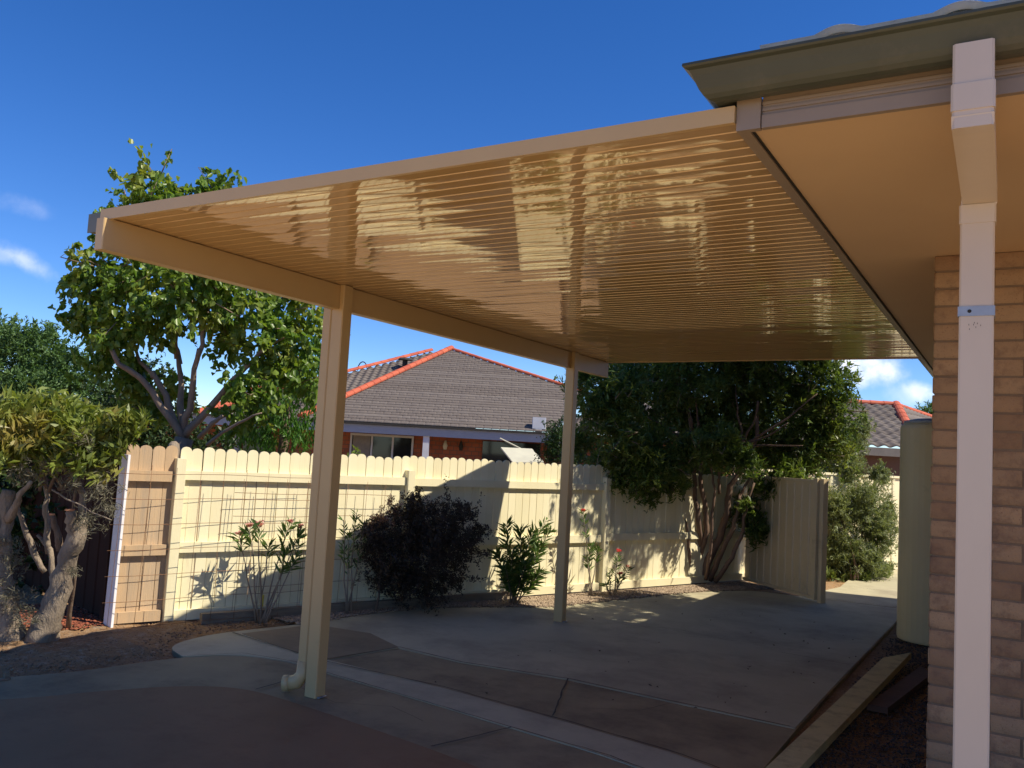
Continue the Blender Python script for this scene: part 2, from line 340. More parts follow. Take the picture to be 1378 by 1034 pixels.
def strip(name, pts, w, z):
    Vv, Ff = [], []
    for i in range(len(pts)-1):
        n_ = max(2, int(np.hypot(pts[i+1][0]-pts[i][0], pts[i+1][1]-pts[i][1])/.08))
        for k in range(n_+(1 if i == len(pts)-2 else 0)):
            t = k/n_; p = np.array(pts[i])*(1-t)+np.array(pts[i+1])*t; q = np.array(pts[i+1])-np.array(pts[i]); q = np.array([-q[1], q[0]])/np.linalg.norm(q)
            ww = w*random.uniform(.6, 1.3)/2; p = p+rng.normal(0, .003, 2)
            Vv += [(p[0]+q[0]*ww, p[1]+q[1]*ww, z), (p[0]-q[0]*ww, p[1]-q[1]*ww, z)]
    for i in range(len(Vv)//2-1): Ff.append((2*i, 2*i+1, 2*i+3, 2*i+2))
    return tag(raw(name, Vv, Ff, M_joint), kind='structure')
for k, pts in enumerate([[(-4.26, 4.86), (-4.11, 5.52)], [(-4.11, 5.52), (-3.5, 5.455), (-2.69, 5.575), (-1.64, 5.525), (-1.17, 5.5)], [(-2.69, 5.57), (-2.37, 4.73)],
           [(-2.62, 3.84), (-2.45, 4.38)], [(-4.05, 3.98), (-4.08, 4.58)], [(-5.38, 4.99), (-4.25, 4.80), (-3.2, 4.815), (-2.28, 4.705), (-1.6, 4.605), (-1.12, 4.46)],
           [(-5.02, 4.26), (-4.81, 4.575), (-4.35, 4.65), (-4.07, 4.585), (-2.39, 4.38), (-1.82, 4.32), (-1.1, 4.1)], [(-1.7, 7.6), (-1.15, 7.55)], [(-2.2, 11.15), (-1.1, 11.2)], [(-2.1, 12.6), (-1.1, 12.6)]]):
    strip('slab_joint', pts, .011 if k < 6 else .007, .0125)
def scatter(name, n, xr, yr, inside, size, z, m, flat=.6):
    Pn = []
    while len(Pn) < n:
        x, y = random.uniform(*xr), random.uniform(*yr)
        if inside(x, y): Pn.append((x, y, z))
    P = np.array(Pn); s = size*rng.uniform(.5, 1.3, (n, 1, 3))*np.array([1, 1, flat])
    octa = np.array([[1, 0, 0], [0, 1, 0], [-1, 0, 0], [0, -1, 0], [.2, .1, 1], [0, 0, -1]], float)
    Vv = octa[None]*s+rng.normal(0, .12, (n, 6, 3))*s; a = rng.uniform(0, 6.28, n); c, s_ = np.cos(a), np.sin(a)
    X = Vv[..., 0]*c[:, None]-Vv[..., 1]*s_[:, None]; Y = Vv[..., 0]*s_[:, None]+Vv[..., 1]*c[:, None]
    Vv = np.stack([X, Y, Vv[..., 2]], -1)+P[:, None]
    tri = np.array([[0, 1, 4], [1, 2, 4], [2, 3, 4], [3, 0, 4], [1, 0, 5], [2, 1, 5], [3, 2, 5], [0, 3, 5]])
    F_ = (np.arange(n)[:, None, None]*6+tri[None]).reshape(-1, 3)
    return raw(name, Vv.reshape(-1, 3), F_, m)
fA = np.array([-6.068, 4.898]); fT = np.array([.3737, .9275]); fT /= np.linalg.norm(fT); fN = np.array([fT[1], -fT[0]])
def fp(s, off=0, z=0): p = fA+fT*s+fN*off; return np.array([p[0], p[1], z])
def side(x, y): return (np.array([x, y])-fA)@fN
ingr = lambda x, y: side(x, y) > .12 and x < np.interp(y, by, bx)+.02+random.uniform(-.05, .06) and y > 5.6
tag(scatter('gravel', 9000, (-5.6, -2.4), (5.6, 11.6), ingr, .016, .012, M_pebble), 'pale tan pebbles spread between the slab and the paling fence', 'gravel', kind='stuff')
tag(scatter('dirt_clods', 2600, (-8, -4.9), (1.2, 5.6), lambda x, y: x < np.interp(y, by, bx)-.04 and side(x, y) > -.2, .013, .006, mat('clods', (.42, .26, .14), (.3, .18, .1), 9, .95, isl=(.6, .6, .6))), 'small brown clods and stones on the garden dirt', 'dirt clods', kind='stuff')
tag(scatter('bark_mulch', 1500, (-7.3, -5.95), (3.6, 4.95), lambda x, y: (x+6.75)**2/.32+(y-4.35)**2/.25 < 1, .02, .03, M_chips, .35), 'red bark chips around the old shrub trunks', 'mulch', kind='stuff')
tag(scatter('side_gravel', 5000, (-1.05, -.3), (4.3, 9.3), lambda x, y: x > -1.05+random.uniform(0, .12), .011, -.014, mat('dark_gravel', (.15, .115, .09), (.09, .07, .06), 9, .9, isl=(.5, .5, .5))), 'dark loose gravel and dirt beside the brick wall', 'gravel', kind='stuff')
for k, pts in enumerate([[(-3.6, 7.9), (-3.1, 7.7), (-2.75, 7.9), (-2.2, 7.75), (-1.9, 7.85)], [(-3.9, 4.2), (-3.5, 4.1), (-3.2, 4.25), (-2.9, 4.15)], [(-2.3, 5.0), (-2.0, 5.2), (-1.9, 5.5)]]):
    strip('slab_crack', pts, .003, .0122)
# dry leaves on the slab
nl = 55; P = np.stack([rng.normal(-1.5, .35, nl), rng.uniform(4.8, 9.5, nl), np.full(nl, .018)], -1); P[:25, 0] = rng.uniform(-4, -1.3, 25)
D = rng.normal(size=(nl, 3)); D[:, 2] = .1; Vl, Fl = leaf_mesh(P, D, .03*rng.uniform(.5, 1.2, nl), .012, fold=.5)
tag(raw('fallen_leaves', Vl, Fl, M_debris), 'dry brown leaves and twigs scattered on the shaded slab', 'fallen leaves', kind='stuff')

# ------------------------------------------------------------------ patio cover
pc = empty('patio_cover', (-3.7, 5.3, 0), 'cream steel carport roof with glossy ribbed underside on two posts', 'carport')
XL, XR, YF, YB, ZL, ZR = -3.768, -.735, 2.475, 8.27, 2.549, 2.574
def cz(x): return ZL+(ZR-ZL)*(x-XL)/(XR-XL)
y = YF+.02; pitch = .0727; V, F_ = [], []
def band(pr_):
    k = len(V)
    for yy, dz in pr_:
        for x in (XL, XR): V.append((x, yy, cz(x)+dz))
    for i in range(len(pr_)-1): F_.append((k+2*i, k+2*i+1, k+2*i+3, k+2*i+2))
while y < YB-.02:
    tt = random.uniform(-.00075, .00075); sg = random.uniform(.0001, .0003); w_ = pitch-.009
    band([(y+t*w_, -sg*(1-(2*t-1)**2)+tt*(2*t-1)) for t in np.linspace(0, 1, 6)])
    band([(y+w_, 0), (y+w_+.002, .006)]); band([(y+w_+.002, .006), (y+pitch-.0025, .006)]); band([(y+pitch-.0025, .006), (y+pitch, -.0008)])
    y += pitch
raw('ribbed_ceiling', V, F_, M_ceil, pc, True)
b = MB(); b.obox((XL, YF+.02, cz(XL)+.012), (XR-XL, 0, ZR-ZL), (0, YB-YF-.04, 0), (0, 0, .035)); b.build('roof_sheet', M_cream, pc)
b = MB(); b.obox((XL, YF, ZL-.006), (XR-XL-.002, 0, ZR-ZL), (0, .018, 0), (0, 0, .052)); b.build('edge_flashing', M_cream, pc)
b = MB(); b.obox((XL, YB-.02, ZL-.004), (XR-XL-.002, 0, ZR-ZL), (0, .018, 0), (0, 0, .05)); b.build('edge_flashing', M_cream, pc)
b = MB(); b.box(-3.76, -3.70, 2.452, 8.275, 2.394, 2.545, .004); b.box(-3.7, -3.696, 2.46, 8.275, 2.394, 2.401); b.box(-3.7, -3.696, 2.49, 8.16, 2.538, 2.545); b.build('beam', M_cream, pc)
g = MB(); prof_g = [(-3.765, 2.60), (-3.765, 2.495), (-3.872, 2.495), (-3.885, 2.51), (-3.89, 2.575), (-3.9, 2.59), (-3.887, 2.59), (-3.878, 2.575), (-3.872, 2.515), (-3.865, 2.505), (-3.772, 2.51), (-3.772, 2.6)]
g.sweep(None, [[(x, yy, z) for x, z in prof_g] for yy in (2.50, 8.3)]); g.box(-3.888, -3.767, 2.494, 2.499, 2.496, 2.588); g.build('gutter', mat('patio_gutter', (.16, .16, .13), rough=.45), pc)
for Yp in (4.09, 7.391):
    tp = cz(-3.70)-.004
    p = MB(); p.obox((-3.752, Yp, 0.004), (.092, 0, 0), (0, .09, 0), (0, 0, 2.39), .006); p.obox((-3.6985, Yp+.002, 2.394), (.038, 0, 0), (0, .086, 0), (0, 0, tp-2.394), .005)
    po = p.build('post', M_cream, pc)
    q = MB(); q.box(-3.655, -3.64, Yp+.01, Yp+.08, .006, .012); q.build('base_plate', M_galv, po)
dp = MB().box(-3.836, -3.762, 4.1, 4.15, .16, 2.5, .008).build('downpipe', M_cream, pc)
e = MB(); e.tube([(-3.8, 4.124, .2), (-3.8, 4.12, .12), (-3.83, 4.105, .075), (-3.88, 4.08, .06)], [.04, .043, .046, .046], 14); e.tube([(-3.872, 4.084, .061), (-3.905, 4.068, .058)], [.049, .049], 16)
e.build('pipe_elbow', M_cream, dp, True)

# ------------------------------------------------------------------ own house
hs = empty('brick_house', (1.5, 7, 0), 'cream brick house at the right edge with wide eaves, joined to the carport', 'house')
WX, WY, WYE = -.332, 4.34, 12.0; course = .0803; bl = .24
def bricks(name, org, du, dn, length, height, parent, phase=0):
    """stretcher bond, real bricks standing proud of the mortar"""
    du, dn = np.array(du, float), np.array(dn, float); up_ = np.array([0, 0, 1.]); V_, F_ = [], []
    nc = int(height/course)+1; k = 0
    for c in range(nc):
        z0 = c*course; z1 = min(z0+course-.010, height)
        if z1-z0 < .01: continue
        u = 0 if c % 2 == 0 else -.12; 
        while u < length:
            a, b_ = max(u, 0), min(u+bl-.010, length); u += bl
            if b_-a < .02: continue
            j = rng.normal(0, .0012); e_ = .003
            o = np.array(org)+du*a+up_*z0-dn*.02
            w_ = du*(b_-a); h = up_*(z1-z0); pr_ = dn*(.02+.0045+j)
            back = [o, o+w_, o+w_+h, o+h]; mid = [q+pr_-dn*e_ for q in back]
            i_, iu = du*e_, up_*e_
            fr = [back[0]+pr_+i_+iu, back[1]+pr_-i_+iu, back[2]+pr_-i_-iu, back[3]+pr_+i_-iu]
            V_ += back+mid+fr
            for s0 in (0, 4):
                for q in range(4): F_.append((k+s0+q, k+s0+(q+1) % 4, k+s0+4+(q+1) % 4, k+s0+4+q))
            F_.append((k+8, k+9, k+10, k+11)); k += 12
    return raw(name, V_, np.array(F_), M_brick, parent)
bw = bricks('front_wall', (WX, WY, 0), (1, 0, 0), (0, -1, 0), 3.6, 2.556, hs)
MB().box(WX+.004, 3.2, WY+.001, WY+.2, -.1, 2.556).build('mortar', M_mortar, bw)
bw2 = bricks('side_wall', (WX, WYE, 0), (0, -1, 0), (-1, 0, 0), WYE-WY, 2.556, hs)
MB().box(WX+.001, WX+.2, WY+.2, WYE, -.1, 2.556).build('mortar', M_mortar, bw2)
MB().box(WX, 3.2, WYE+.001, WYE+.2, -.1, 2.556).build('rear_wall', M_mortar, hs)
# soffit (L-shape + sloped eave), fascia
MB().box(-.70, 4.2, 2.512, WYE+.3, 2.5585, 2.575).build('soffit', M_soffit, hs)
f = MB(); f.box(-.66, 4.2, 2.500, 2.512, 2.546, 2.66); f.box(-.66, 4.2, 2.492, 2.500, 2.546, 2.585); f.box(-.66, 4.2, 2.4955, 2.500, 2.598, 2.606); f.box(-.66, 4.2, 2.4955, 2.5, 2.617, 2.626); f.build('fascia', M_fascia, hs)
f = MB(); f.box(-.734, -.663, 2.488, 2.512, 2.545, 2.64); f.build('fascia_corner', M_fascia, hs)
f = MB(); f.box(-.734, -.700, 2.514, WYE+.3, 2.548, 2.66); f.build('side_fascia', M_fascia, hs)
f = MB(); f.box(-.699, -.692, 2.514, WYE+.3, 2.5535, 2.5584); f.build('dark_trim', M_dark, hs)  # thin dark strip along the inner edge of the side fascia
# gutter: ogee profile (offset out, z), mitred corner
gp = [(0, 2.642), (.03, 2.63), (.055, 2.628), (.07, 2.633), (.082, 2.643), (.092, 2.658), (.1, 2.676), (.108, 2.695), (.116, 2.71), (.128, 2.715), (.133, 2.72), (.132, 2.728), (.122, 2.729), (.11, 2.716), (.09, 2.675), (.075, 2.648), (.05, 2.636), (.008, 2.65), (.004, 2.715), (0, 2.715)]
FX, FY = -.735, 2.5
secs = [[(4.2, FY-o_, z) for o_, z in gp], [(FX-o_, FY-o_, z) for o_, z in gp], [(FX-o_, WYE+.3, z) for o_, z in gp]]
MB().sweep(None, secs).build('gutter', M_gutter, hs)
def tile_plane(name, poly, tw, course_, amp, thick, m, parent, seg=8, sharp=1, lift=.03):
    """poly: planar polygon, first edge is the eave. Real overlapping courses with a wave profile."""
    poly = [np.array(p, float) for p in poly]; U = poly[1]-poly[0]; U /= np.linalg.norm(U)
    nrm = np.zeros(3)
    for i in range(1, len(poly)-1): nrm += np.cross(poly[i]-poly[0], poly[i+1]-poly[0])
    nrm /= np.linalg.norm(nrm)
    if nrm[2] < 0: nrm = -nrm
    Vd = np.cross(nrm, U)
    if Vd[2] < 0: Vd = -Vd
    uv = [((p-poly[0])@U, (p-poly[0])@Vd) for p in poly]; vmax = max(q[1] for q in uv)
    def span(v):
        xs_ = []
        for i in range(len(uv)):
            a, b_ = uv[i], uv[(i+1) % len(uv)]
            if (a[1]-v)*(b_[1]-v) < 0: xs_.append(a[0]+(b_[0]-a[0])*(v-a[1])/(b_[1]-a[1]))
        return (min(xs_), max(xs_)) if len(xs_) > 1 else None
    V_, F_ = [], []; c = 0
    v = 0.0
    while v < vmax:
        v1 = min(v+course_, vmax); sp = span((v+v1)/2)
        if sp:
            off = (c % 2)*tw/2 if sharp == 2 else 0
            n = max(2, int((sp[1]-sp[0])/tw*seg)); us = np.linspace(sp[0], sp[1], n+1); k = len(V_)
            fr_ = ((us+off)/tw) % 1
            w = amp*np.where(fr_ < .42, np.sin(np.pi*fr_/.42), 0) if sharp == 3 else amp*(.5+.5*np.cos(2*np.pi*(us+off)/tw))**sharp if sharp != 2 else amp*((((us+off)/tw) % 1) < .93)
            # slight scatter of each tile
            jit = rng.normal(0, thick*.12, int((sp[1]-sp[0])/tw)+3)[((us-sp[0])/tw).astype(int)]
            for vv, dz in ((v, lift-thick-lift*.6), (v, lift), (v1+.02, .004)):
                base = poly[0]+Vd*vv
                for u_, ww, jj in zip(us, w, jit): V_.append(base+U*u_+nrm*(dz+ww+(jj if dz == lift and sharp != 3 else 0)))
            for r_ in range(2):
                for i in range(n): a = k+r_*(n+1)+i; F_.append((a, a+1, a+n+2, a+n+1))
        v += course_; c += 1
    return raw(name, V_, np.array(F_), m, parent, False)
def ridge_caps(name, p0, p1, r, m, parent, ln=.36):
    p0, p1 = np.array(p0, float), np.array(p1, float); L = np.linalg.norm(p1-p0); d_ = (p1-p0)/L; n = max(1, int(L/ln)); mb = MB()
    a = np.cross(d_, [0, 0, 1.]); a /= np.linalg.norm(a); b_ = np.cross(a, d_)
    if b_[2] < 0: b_ = -b_
    for i in range(n):
        s0, s1 = p0+d_*L*i/n, p0+d_*L*(i+1.12)/n; secs_ = []
        for p, rr in ((s0, r*1.06), (s1, r*.97)):
            secs_.append([p+a*rr*math.cos(t)+b_*rr*(math.sin(t)*.8+.1) for t in np.linspace(-.35, math.pi+.35, 9)])
        mb.sweep(None, secs_, True, True)
    return mb.build(name, m, parent)
zt = 2.745; RUN = 4.6; TP = math.tan(math.radians(22))
c0 = (-.80, 2.42, zt)
tile_plane('front_roof', [c0, (4.2, 2.42, zt), (4.2, 2.42+RUN, zt+RUN*TP), (-.8+RUN, 2.42+RUN, zt+RUN*TP)], .30, .32, .016, .010, M_tileown, hs, 24, 3, .018)
tile_plane('side_roof', [(-.74, WYE+.35, zt-.02), (-.74, 2.75, zt-.02), (-.8+RUN, 2.42+RUN, zt+RUN*TP), (-.8+RUN, WYE-4, zt+RUN*TP)], .262, .32, .02, .014, M_tileown, hs, 8, 1.0, .022)
ridge_caps('ridge_capping', (.5, 3.72, zt+.05+1.3*TP), (-.8+RUN, 2.42+RUN, zt+RUN*TP+.03), .09, M_tileown, hs)
# downpipe
pw = .094; xc = -.104
dpp = MB()
dpp.box(xc-pw/2, xc+pw/2, 2.384, 2.434, 2.43, 2.652, .006)
dpo = dpp.build('downpipe', M_white, hs)
mb = MB(); mb.box(xc-pw/2-.003, xc+pw/2+.003, 2.381, 2.437, 2.475, 2.545, .006); mb.build('collar', M_white, dpo)
mb = MB()
mb.sweep(None, [[(xc-pw/2-.001, 2.383, 2.462), (xc+pw/2+.001, 2.383, 2.462), (xc+pw/2+.001, 2.436, 2.475), (xc-pw/2-.001, 2.436, 2.475)],
                [(xc-pw/2-.001, 2.39, 2.436), (xc+pw/2+.001, 2.39, 2.436), (xc+pw/2+.001, 2.47, 2.475), (xc-pw/2-.001, 2.47, 2.475)],
                [(xc-pw/2-.002, 2.95, 2.392), (xc+pw/2-.002, 2.95, 2.392), (xc+pw/2-.002, 2.95, 2.442), (xc-pw/2-.002, 2.95, 2.442)],
                [(xc-pw/2-.008, 2.951, 2.38), (xc+pw/2-.008, 2.951, 2.38), (xc+pw/2-.008, 3.003, 2.442), (xc-pw/2-.008, 3.003, 2.442)]])
mb.build('offset_bend', M_white, dpo)
xl = xc-.008
mb = MB(); mb.obox((xl-pw/2-.003, 2.947, 2.332), (pw+.006, 0, 0), (0, .058, 0), (0, 0, .058), .005); mb.build('collar', M_white, dpo)
mb = MB(); mb.obox((xl-pw/2, 2.95, -.02), (pw, 0, 0), (0, .052, 0), (0, 0, 2.36), .005); mb.build('lower_pipe', M_white, dpo)
mb = MB(); mb.box(xl-pw/2-.003, xl+pw/2+.003, 2.946, 3.006, 2.043, 2.073); mb.build('strap', M_galv, dpo)
mb = MB(); mb.tube([(xl-.018, 2.9465, 2.058), (xl-.018, 2.943, 2.058)], [.006, .005], 8); mb.build('screw', M_dark, dpo)
# small dirt marks below the strap are chips on the pipe
mb = MB()
for _ in range(7):
    x, z = xl+random.uniform(-.02, .012), 2.03-random.uniform(0, .035); mb.box(x, x+.0012, 2.9492, 2.9496, z, z+.005)
mb.build('paint_chips', M_dark, dpo)

# ------------------------------------------------------------------ water tank
tk = empty('water_tank', (-.65, 9.7, 0), 'tall slim cream rain water tank against the brick wall', 'water tank')
def stadium(xc_, y0, y1, r, z, n=20):
    pts = [(xc_+r*math.cos(t), y0+r*math.sin(t), z) for t in np.linspace(-math.pi, 0, n)]
    return pts+[(xc_+r*math.cos(t), y1+r*math.sin(t), z) for t in np.linspace(0, math.pi, n)]
hz = [(0.0, .325), (.02, .33), (2.0, .33), (2.03, .322), (2.05, .3)]
MB().sweep(None, [stadium(-.668, 9.3, 10.2, r, z) for z, r in hz]).build('tank_body', M_tank, tk, False)
MB().sweep(None, [stadium(-.668, 9.3, 10.2, r, z) for z, r in ((2.051, .305), (2.075, .3), (2.1, .2), (2.105, .05))]).build('tank_lid', M_tanklid, tk, True)

# ------------------------------------------------------------------ paling fence
FZ = 1.455
def paling(mb, s0, w, off, z0, z1, lean=0, th=.014):
    o = fp(s0, off, z0); T = np.array([fT[0], fT[1], 0]); N = np.array([fN[0], fN[1], 0]); up_ = np.array([0, 0, 1.])
    h = z1-z0; r = w*.5; pts = [(0, 0), (w, 0), (w+lean, h-r*.75)]
    for t in np.linspace(.15, math.pi-.15, 7): pts.append((w/2+lean+r*math.cos(t)*.98, h-r*.75+r*math.sin(t)*.75))
    pts.append((lean, h-r*.75)); sec = [o+T*a+up_*b_ for a, b_ in pts]
    mb.sweep(None, [sec, [q+N*th for q in sec]])
fence = empty('paling_fence', fp(0), 'long cream painted paling fence with rounded tops behind the slab', 'fence')
posts_s = [0, 2.23, 4.93, 7.75]
T3 = np.array([fT[0], fT[1], 0]); N3 = np.array([fN[0], fN[1], 0])
for bi in range(3):
    s0, s1 = posts_s[bi]+.0, posts_s[bi+1]; mb = MB(); s = s0+.006
    while s < s1-.05:
        w = .092+random.uniform(-.003, .003); jz = random.uniform(-.012, .010)
        paling(mb, s, w, 0+random.uniform(0, .003), .03, FZ+jz+(.012 if bi == 1 else 0)-(.04 if bi == 2 else 0), random.uniform(-.004, .004)); s += w+random.uniform(.003, .008)
    mb.build('palings', M_fence, fence)
    for zc, h in ((1.215, .075), (.62, .085), (.065, .085)):
        mb = MB(); e0 = .04 if bi else .045
        mb.obox(fp(s0+e0, .016, zc-h/2+random.uniform(-.006, .006)), T3*(s1-s0-2*e0-(.0 if bi < 2 else 0)), N3*.038, (0, 0, h)); mb.build('rail', M_fence, fence)
for i, s in enumerate(posts_s):
    mb = MB(); mb.obox(fp(s-.04, .016, -.05), T3*.08, N3*.072, (0, 0, FZ-.08+(.03 if i == 0 else 0)), .003); mb.build('post', M_fence, fence)
old = empty('paling_fence', fp(-.4), 'short weathered unpainted fence bay left of the cream fence', 'fence')
mb = MB(); s = -.425
for k in range(4):
    paling(mb, s, .098, .002, .03, 1.46+random.uniform(-.012, .006), random.uniform(-.005, .005)); s += .104
mb.build('palings', M_oldfence, old)
for zc in (1.2, .6, .07): MB().obox(fp(-.42, .018, zc-.04), T3*.36, N3*.04, (0, 0, .085)).build('rail', M_oldfence, old)
# leaning white post
wp = MB(); bp_ = onz(146, 838, .0)+np.array([0, 0, -.03]); q_ = fp(-.44, .12, 0); bp_ = np.array([q_[0]-.10, q_[1]-.01, -.02]); tp_ = bp_+np.array([.0, .02, 1.39]); wp.obox(bp_, (.115, -.012, 0), (.002, .022, 0), tp_-bp_, .002); tag(wp.build('fence_post', M_whitepost), 'white painted post at the open end of the weathered fence bay', 'post')
# brown steel fence going left, with red-brown capping
bf = empty('steel_fence', (-7, 4.7, 0), 'dark brown steel fence with red brown capping left of the white post', 'fence')
a0, a1 = np.array([-6.33, 4.56, 0]), np.array([-10.5, 5.6, 0]); dd = (a1-a0); L = np.linalg.norm(dd); dd /= L; nn = np.array([dd[1], -dd[0], 0]); nn = nn if nn[1] < 0 else -nn
secs = []; u = 0
while u < L: 
    for du_, o_ in ((0, 0), (.1, 0), (.115, .008), (.19, .008), (.205, 0)): secs.append((a0+dd*(u+du_)+nn*o_, ))
    u += .22
V_ = []; 
for (p,) in secs: V_ += [p+np.array([0, 0, .02]), p+np.array([0, 0, 1.42])]
raw('sheet_panel', V_, [(2*i, 2*i+2, 2*i+3, 2*i+1) for i in range(len(secs)-1)], M_brownfence, bf)
MB().obox(a0-nn*.02+np.array([0, 0, 1.405]), dd*L, nn*.07, (0, 0, .06)).build('top_capping', M_redcap, bf)
MB().obox(a0+nn*.05-dd*.12+np.array([0, 0, 1.38]), dd*.2, nn*.09, (0, 0, .07)).build('capping_end', M_redcap, bf)
MB().obox(a0-nn*.01+np.array([0, 0, 0]), dd*.07, nn*.06, (0, 0, 1.4)).build('end_post', M_brownfence, bf)
# rusty mesh trellis sheets
def wire_sheet(s0, s1, off0, off1, z0, z1, label, ph):
    o = empty('wire_mesh', fp((s0+s1)/2, off0), label, 'wire mesh'); mb = MB(); s = s0
    pos = lambda s_, z_: fp(s_, off0+(off1-off0)*(s_-s0)/(s1-s0)+.012*math.sin(s_*3+z_*2), z_)
    while s <= s1+.01:
        mb.tube([pos(s+(z/1.3)*.03, z) for z in np.linspace(z0-.02, z1+random.uniform(.02, .06), 5)], .0022, 4); s += .2
    mb.build('vertical_wires', M_rust, o, True); mb = MB(); z = z0+ph
    while z <= z1+.001:
        mb.tube([pos(s_, z+.006*math.sin(s_*5)) for s_ in np.linspace(s0-.05, s1+.05, 9)], .0022, 4); z += .2
    mb.build('horizontal_wires', M_rust, o, True)
wire_sheet(-.50, 1.10, .22, .16, .03, 1.24, 'rusty wire mesh sheet in front of the weathered bay and first cream palings', .0)
wire_sheet(.5, 2.0, .13, .10, .02, 1.16, 'rusty wire mesh sheet close against the cream palings behind the near post', .06)
# garden edging sleeper
sl = MB(); p0, p1 = np.array([-5.86, 5.07, -.03]), np.array([-4.66, 8.2, -.03]); dv = (p1-p0)/np.linalg.norm(p1-p0); nv = np.array([dv[1], -dv[0], 0])
sl.obox(p0, p1-p0, nv*.055, (0, 0, .115), .004); tag(sl.build('timber_sleeper', M_timber), 'long grey timber sleeper edging the bed along the fence', 'sleeper')
tag(MB().tube([fp(.78, .1, .1), fp(.78, .11, .2)], [.012, .012], 8).build('plant_tie', M_yellow), 'small yellow plastic tie at the base of an oleander', 'plant tie')
tag(MB().obox((-5.33, 3.16, -.02), (.012, 0, 0), (0, .03, 0), (.004, -.01, .07)).obox((-5.325, 3.0, .002), (.014, 0, 0), (0, .19, 0), (0, 0, .012)).build('timber_peg', M_timber), 'small dark timber peg at the left edge of the curved path', 'peg')

# ------------------------------------------------------------------ gate panel
G0, G1 = np.array([-3.17, 11.87, .03]), np.array([-2.06, 10.83, .03]); gd = G1-G0; gL = np.linalg.norm(gd); gd /= gL; gn = np.array([gd[1], -gd[0], 0]); gn = gn if gn[1] < 0 else -gn
gt = empty('metal_gate', (G0+G1)/2, 'open cream ribbed steel gate standing at the corner by the tree', 'gate')
pts = []; u = 0
while u < gL-.06:
    for du_, o_ in ((0, 0), (.09, 0), (.1, .01), (.14, .01), (.15, 0)):
        if u+du_ < gL-.03: pts.append(G0+gd*(u+du_)+gn*o_)
    u += .155
V_ = []
for p in pts: V_ += [p, p+np.array([0, 0, 1.38])]
V_ += [q-gn*.004 for q in V_]; n2 = len(pts)*2
raw('sheet_panel', V_, [(2*i, 2*i+2, 2*i+3, 2*i+1) for i in range(len(pts)-1)]+[(n2+2*i, n2+2*i+1, n2+2*i+3, n2+2*i+2) for i in range(len(pts)-1)], M_gate, gt)
for z in (0, 1.37): MB().obox(G0-gn*.012+np.array([0, 0, z]), gd*gL, gn*.045, (0, 0, .035)).build('rail', M_gate, gt)
MB().obox(G1-gn*.015-gd*.02, gd*.075, gn*.06, (0, 0, 1.42), .003).build('stile', M_gate, gt)
MB().obox(G1-gn*.06+gd*.058-np.array([0, 0, .04]), gd*.07, gn*.07, (0, 0, 1.46), .003).build('post', M_gate, gt)
# lit fence beyond the gate
sf = empty('steel_fence', (-2.2, 14.5, 0), 'sunlit cream steel boundary fence beyond the gate behind the loose shrub', 'fence')
q0 = np.array([-3.2, 12.0, 0]); qd = T3
pts = []; u = 0
while u < 9.5:
    for du_, o_ in ((0, 0), (.14, 0), (.16, .02), (.22, .02), (.24, 0)): pts.append(q0+qd*(u+du_)+N3*o_)
    u += .26
V_ = []
for p in pts: V_ += [p, p+np.array([0, 0, 1.5])]
raw('sheet_panel', V_, [(2*i, 2*i+2, 2*i+3, 2*i+1) for i in range(len(pts)-1)], M_fence, sf)
MB().obox(q0-N3*.02+np.array([0, 0, 1.49]), qd*9.7, N3*.055, (0, 0, .035)).build('top_capping', M_fence, sf)

# ------------------------------------------------------------------ planks
def plank(name, m, c, th, label):
    c = [np.array(q, float) for q in c]; n = len(c); V_ = c+[q-np.array([0, 0, th]) for q in c]
    o = raw(name, V_, [tuple(range(n))]+[tuple(range(2*n-1, n-1, -1))]+[(i, i+n, (i+1) % n+n, (i+1) % n) for i in range(n)], m); return tag(o, label, 'plank')
plank('timber_plank', M_plank, [(-1.10, 3.6, .075), (-.97, 3.6, .075), (-.756, 8.12, .075), (-.925, 7.71, .075)], .05, 'long cream plank with a slanting cut end on the ground by the wall')
plank('timber_plank', M_plank2, [(-.845, 6.3, .03), (-.72, 6.3, .03), (-.56, 7.62, .03), (-.66, 7.85, .03)], .04, 'dull reddish brown plank lying beside the cream plank')

# ------------------------------------------------------------------ neighbour house (left)
nh = empty('brick_house', at(607, 600, 33), 'neighbouring red brick house with grey hip roof and terracotta ridges', 'house')
EL, ER, AP = at(404, 565.5, 27), at(745, 583, 27), at(607, 471, 34.2)
# eave line extended level
ev = (ER-EL); ev[2] = 0; ev /= np.linalg.norm(ev); EL[2] = ER[2] = 2.26
def dome(x, y, A, B, C_):
    n = np.cross(B-A, C_-A); d = ray(x, y); return O+d*((A-O)@n)/(d@n)
pl = lambda x, y: dome(x, y, EL, ER, AP)
VR1 = pl(778, 548); HR = pl(785, 529)
tile_plane('roof', [EL, ER, VR1, HR, AP], .26, .22, .012, .012, M_tile, nh, 10, 2, .025)
ridge_caps('ridge_capping', EL+np.array([0, 0, .06]), AP+np.array([0, 0, .06]), .125, M_cap, nh); ridge_caps('ridge_capping', AP+np.array([0, 0, .03]), HR+np.array([0, 0, .03]), .09, M_cap, nh)
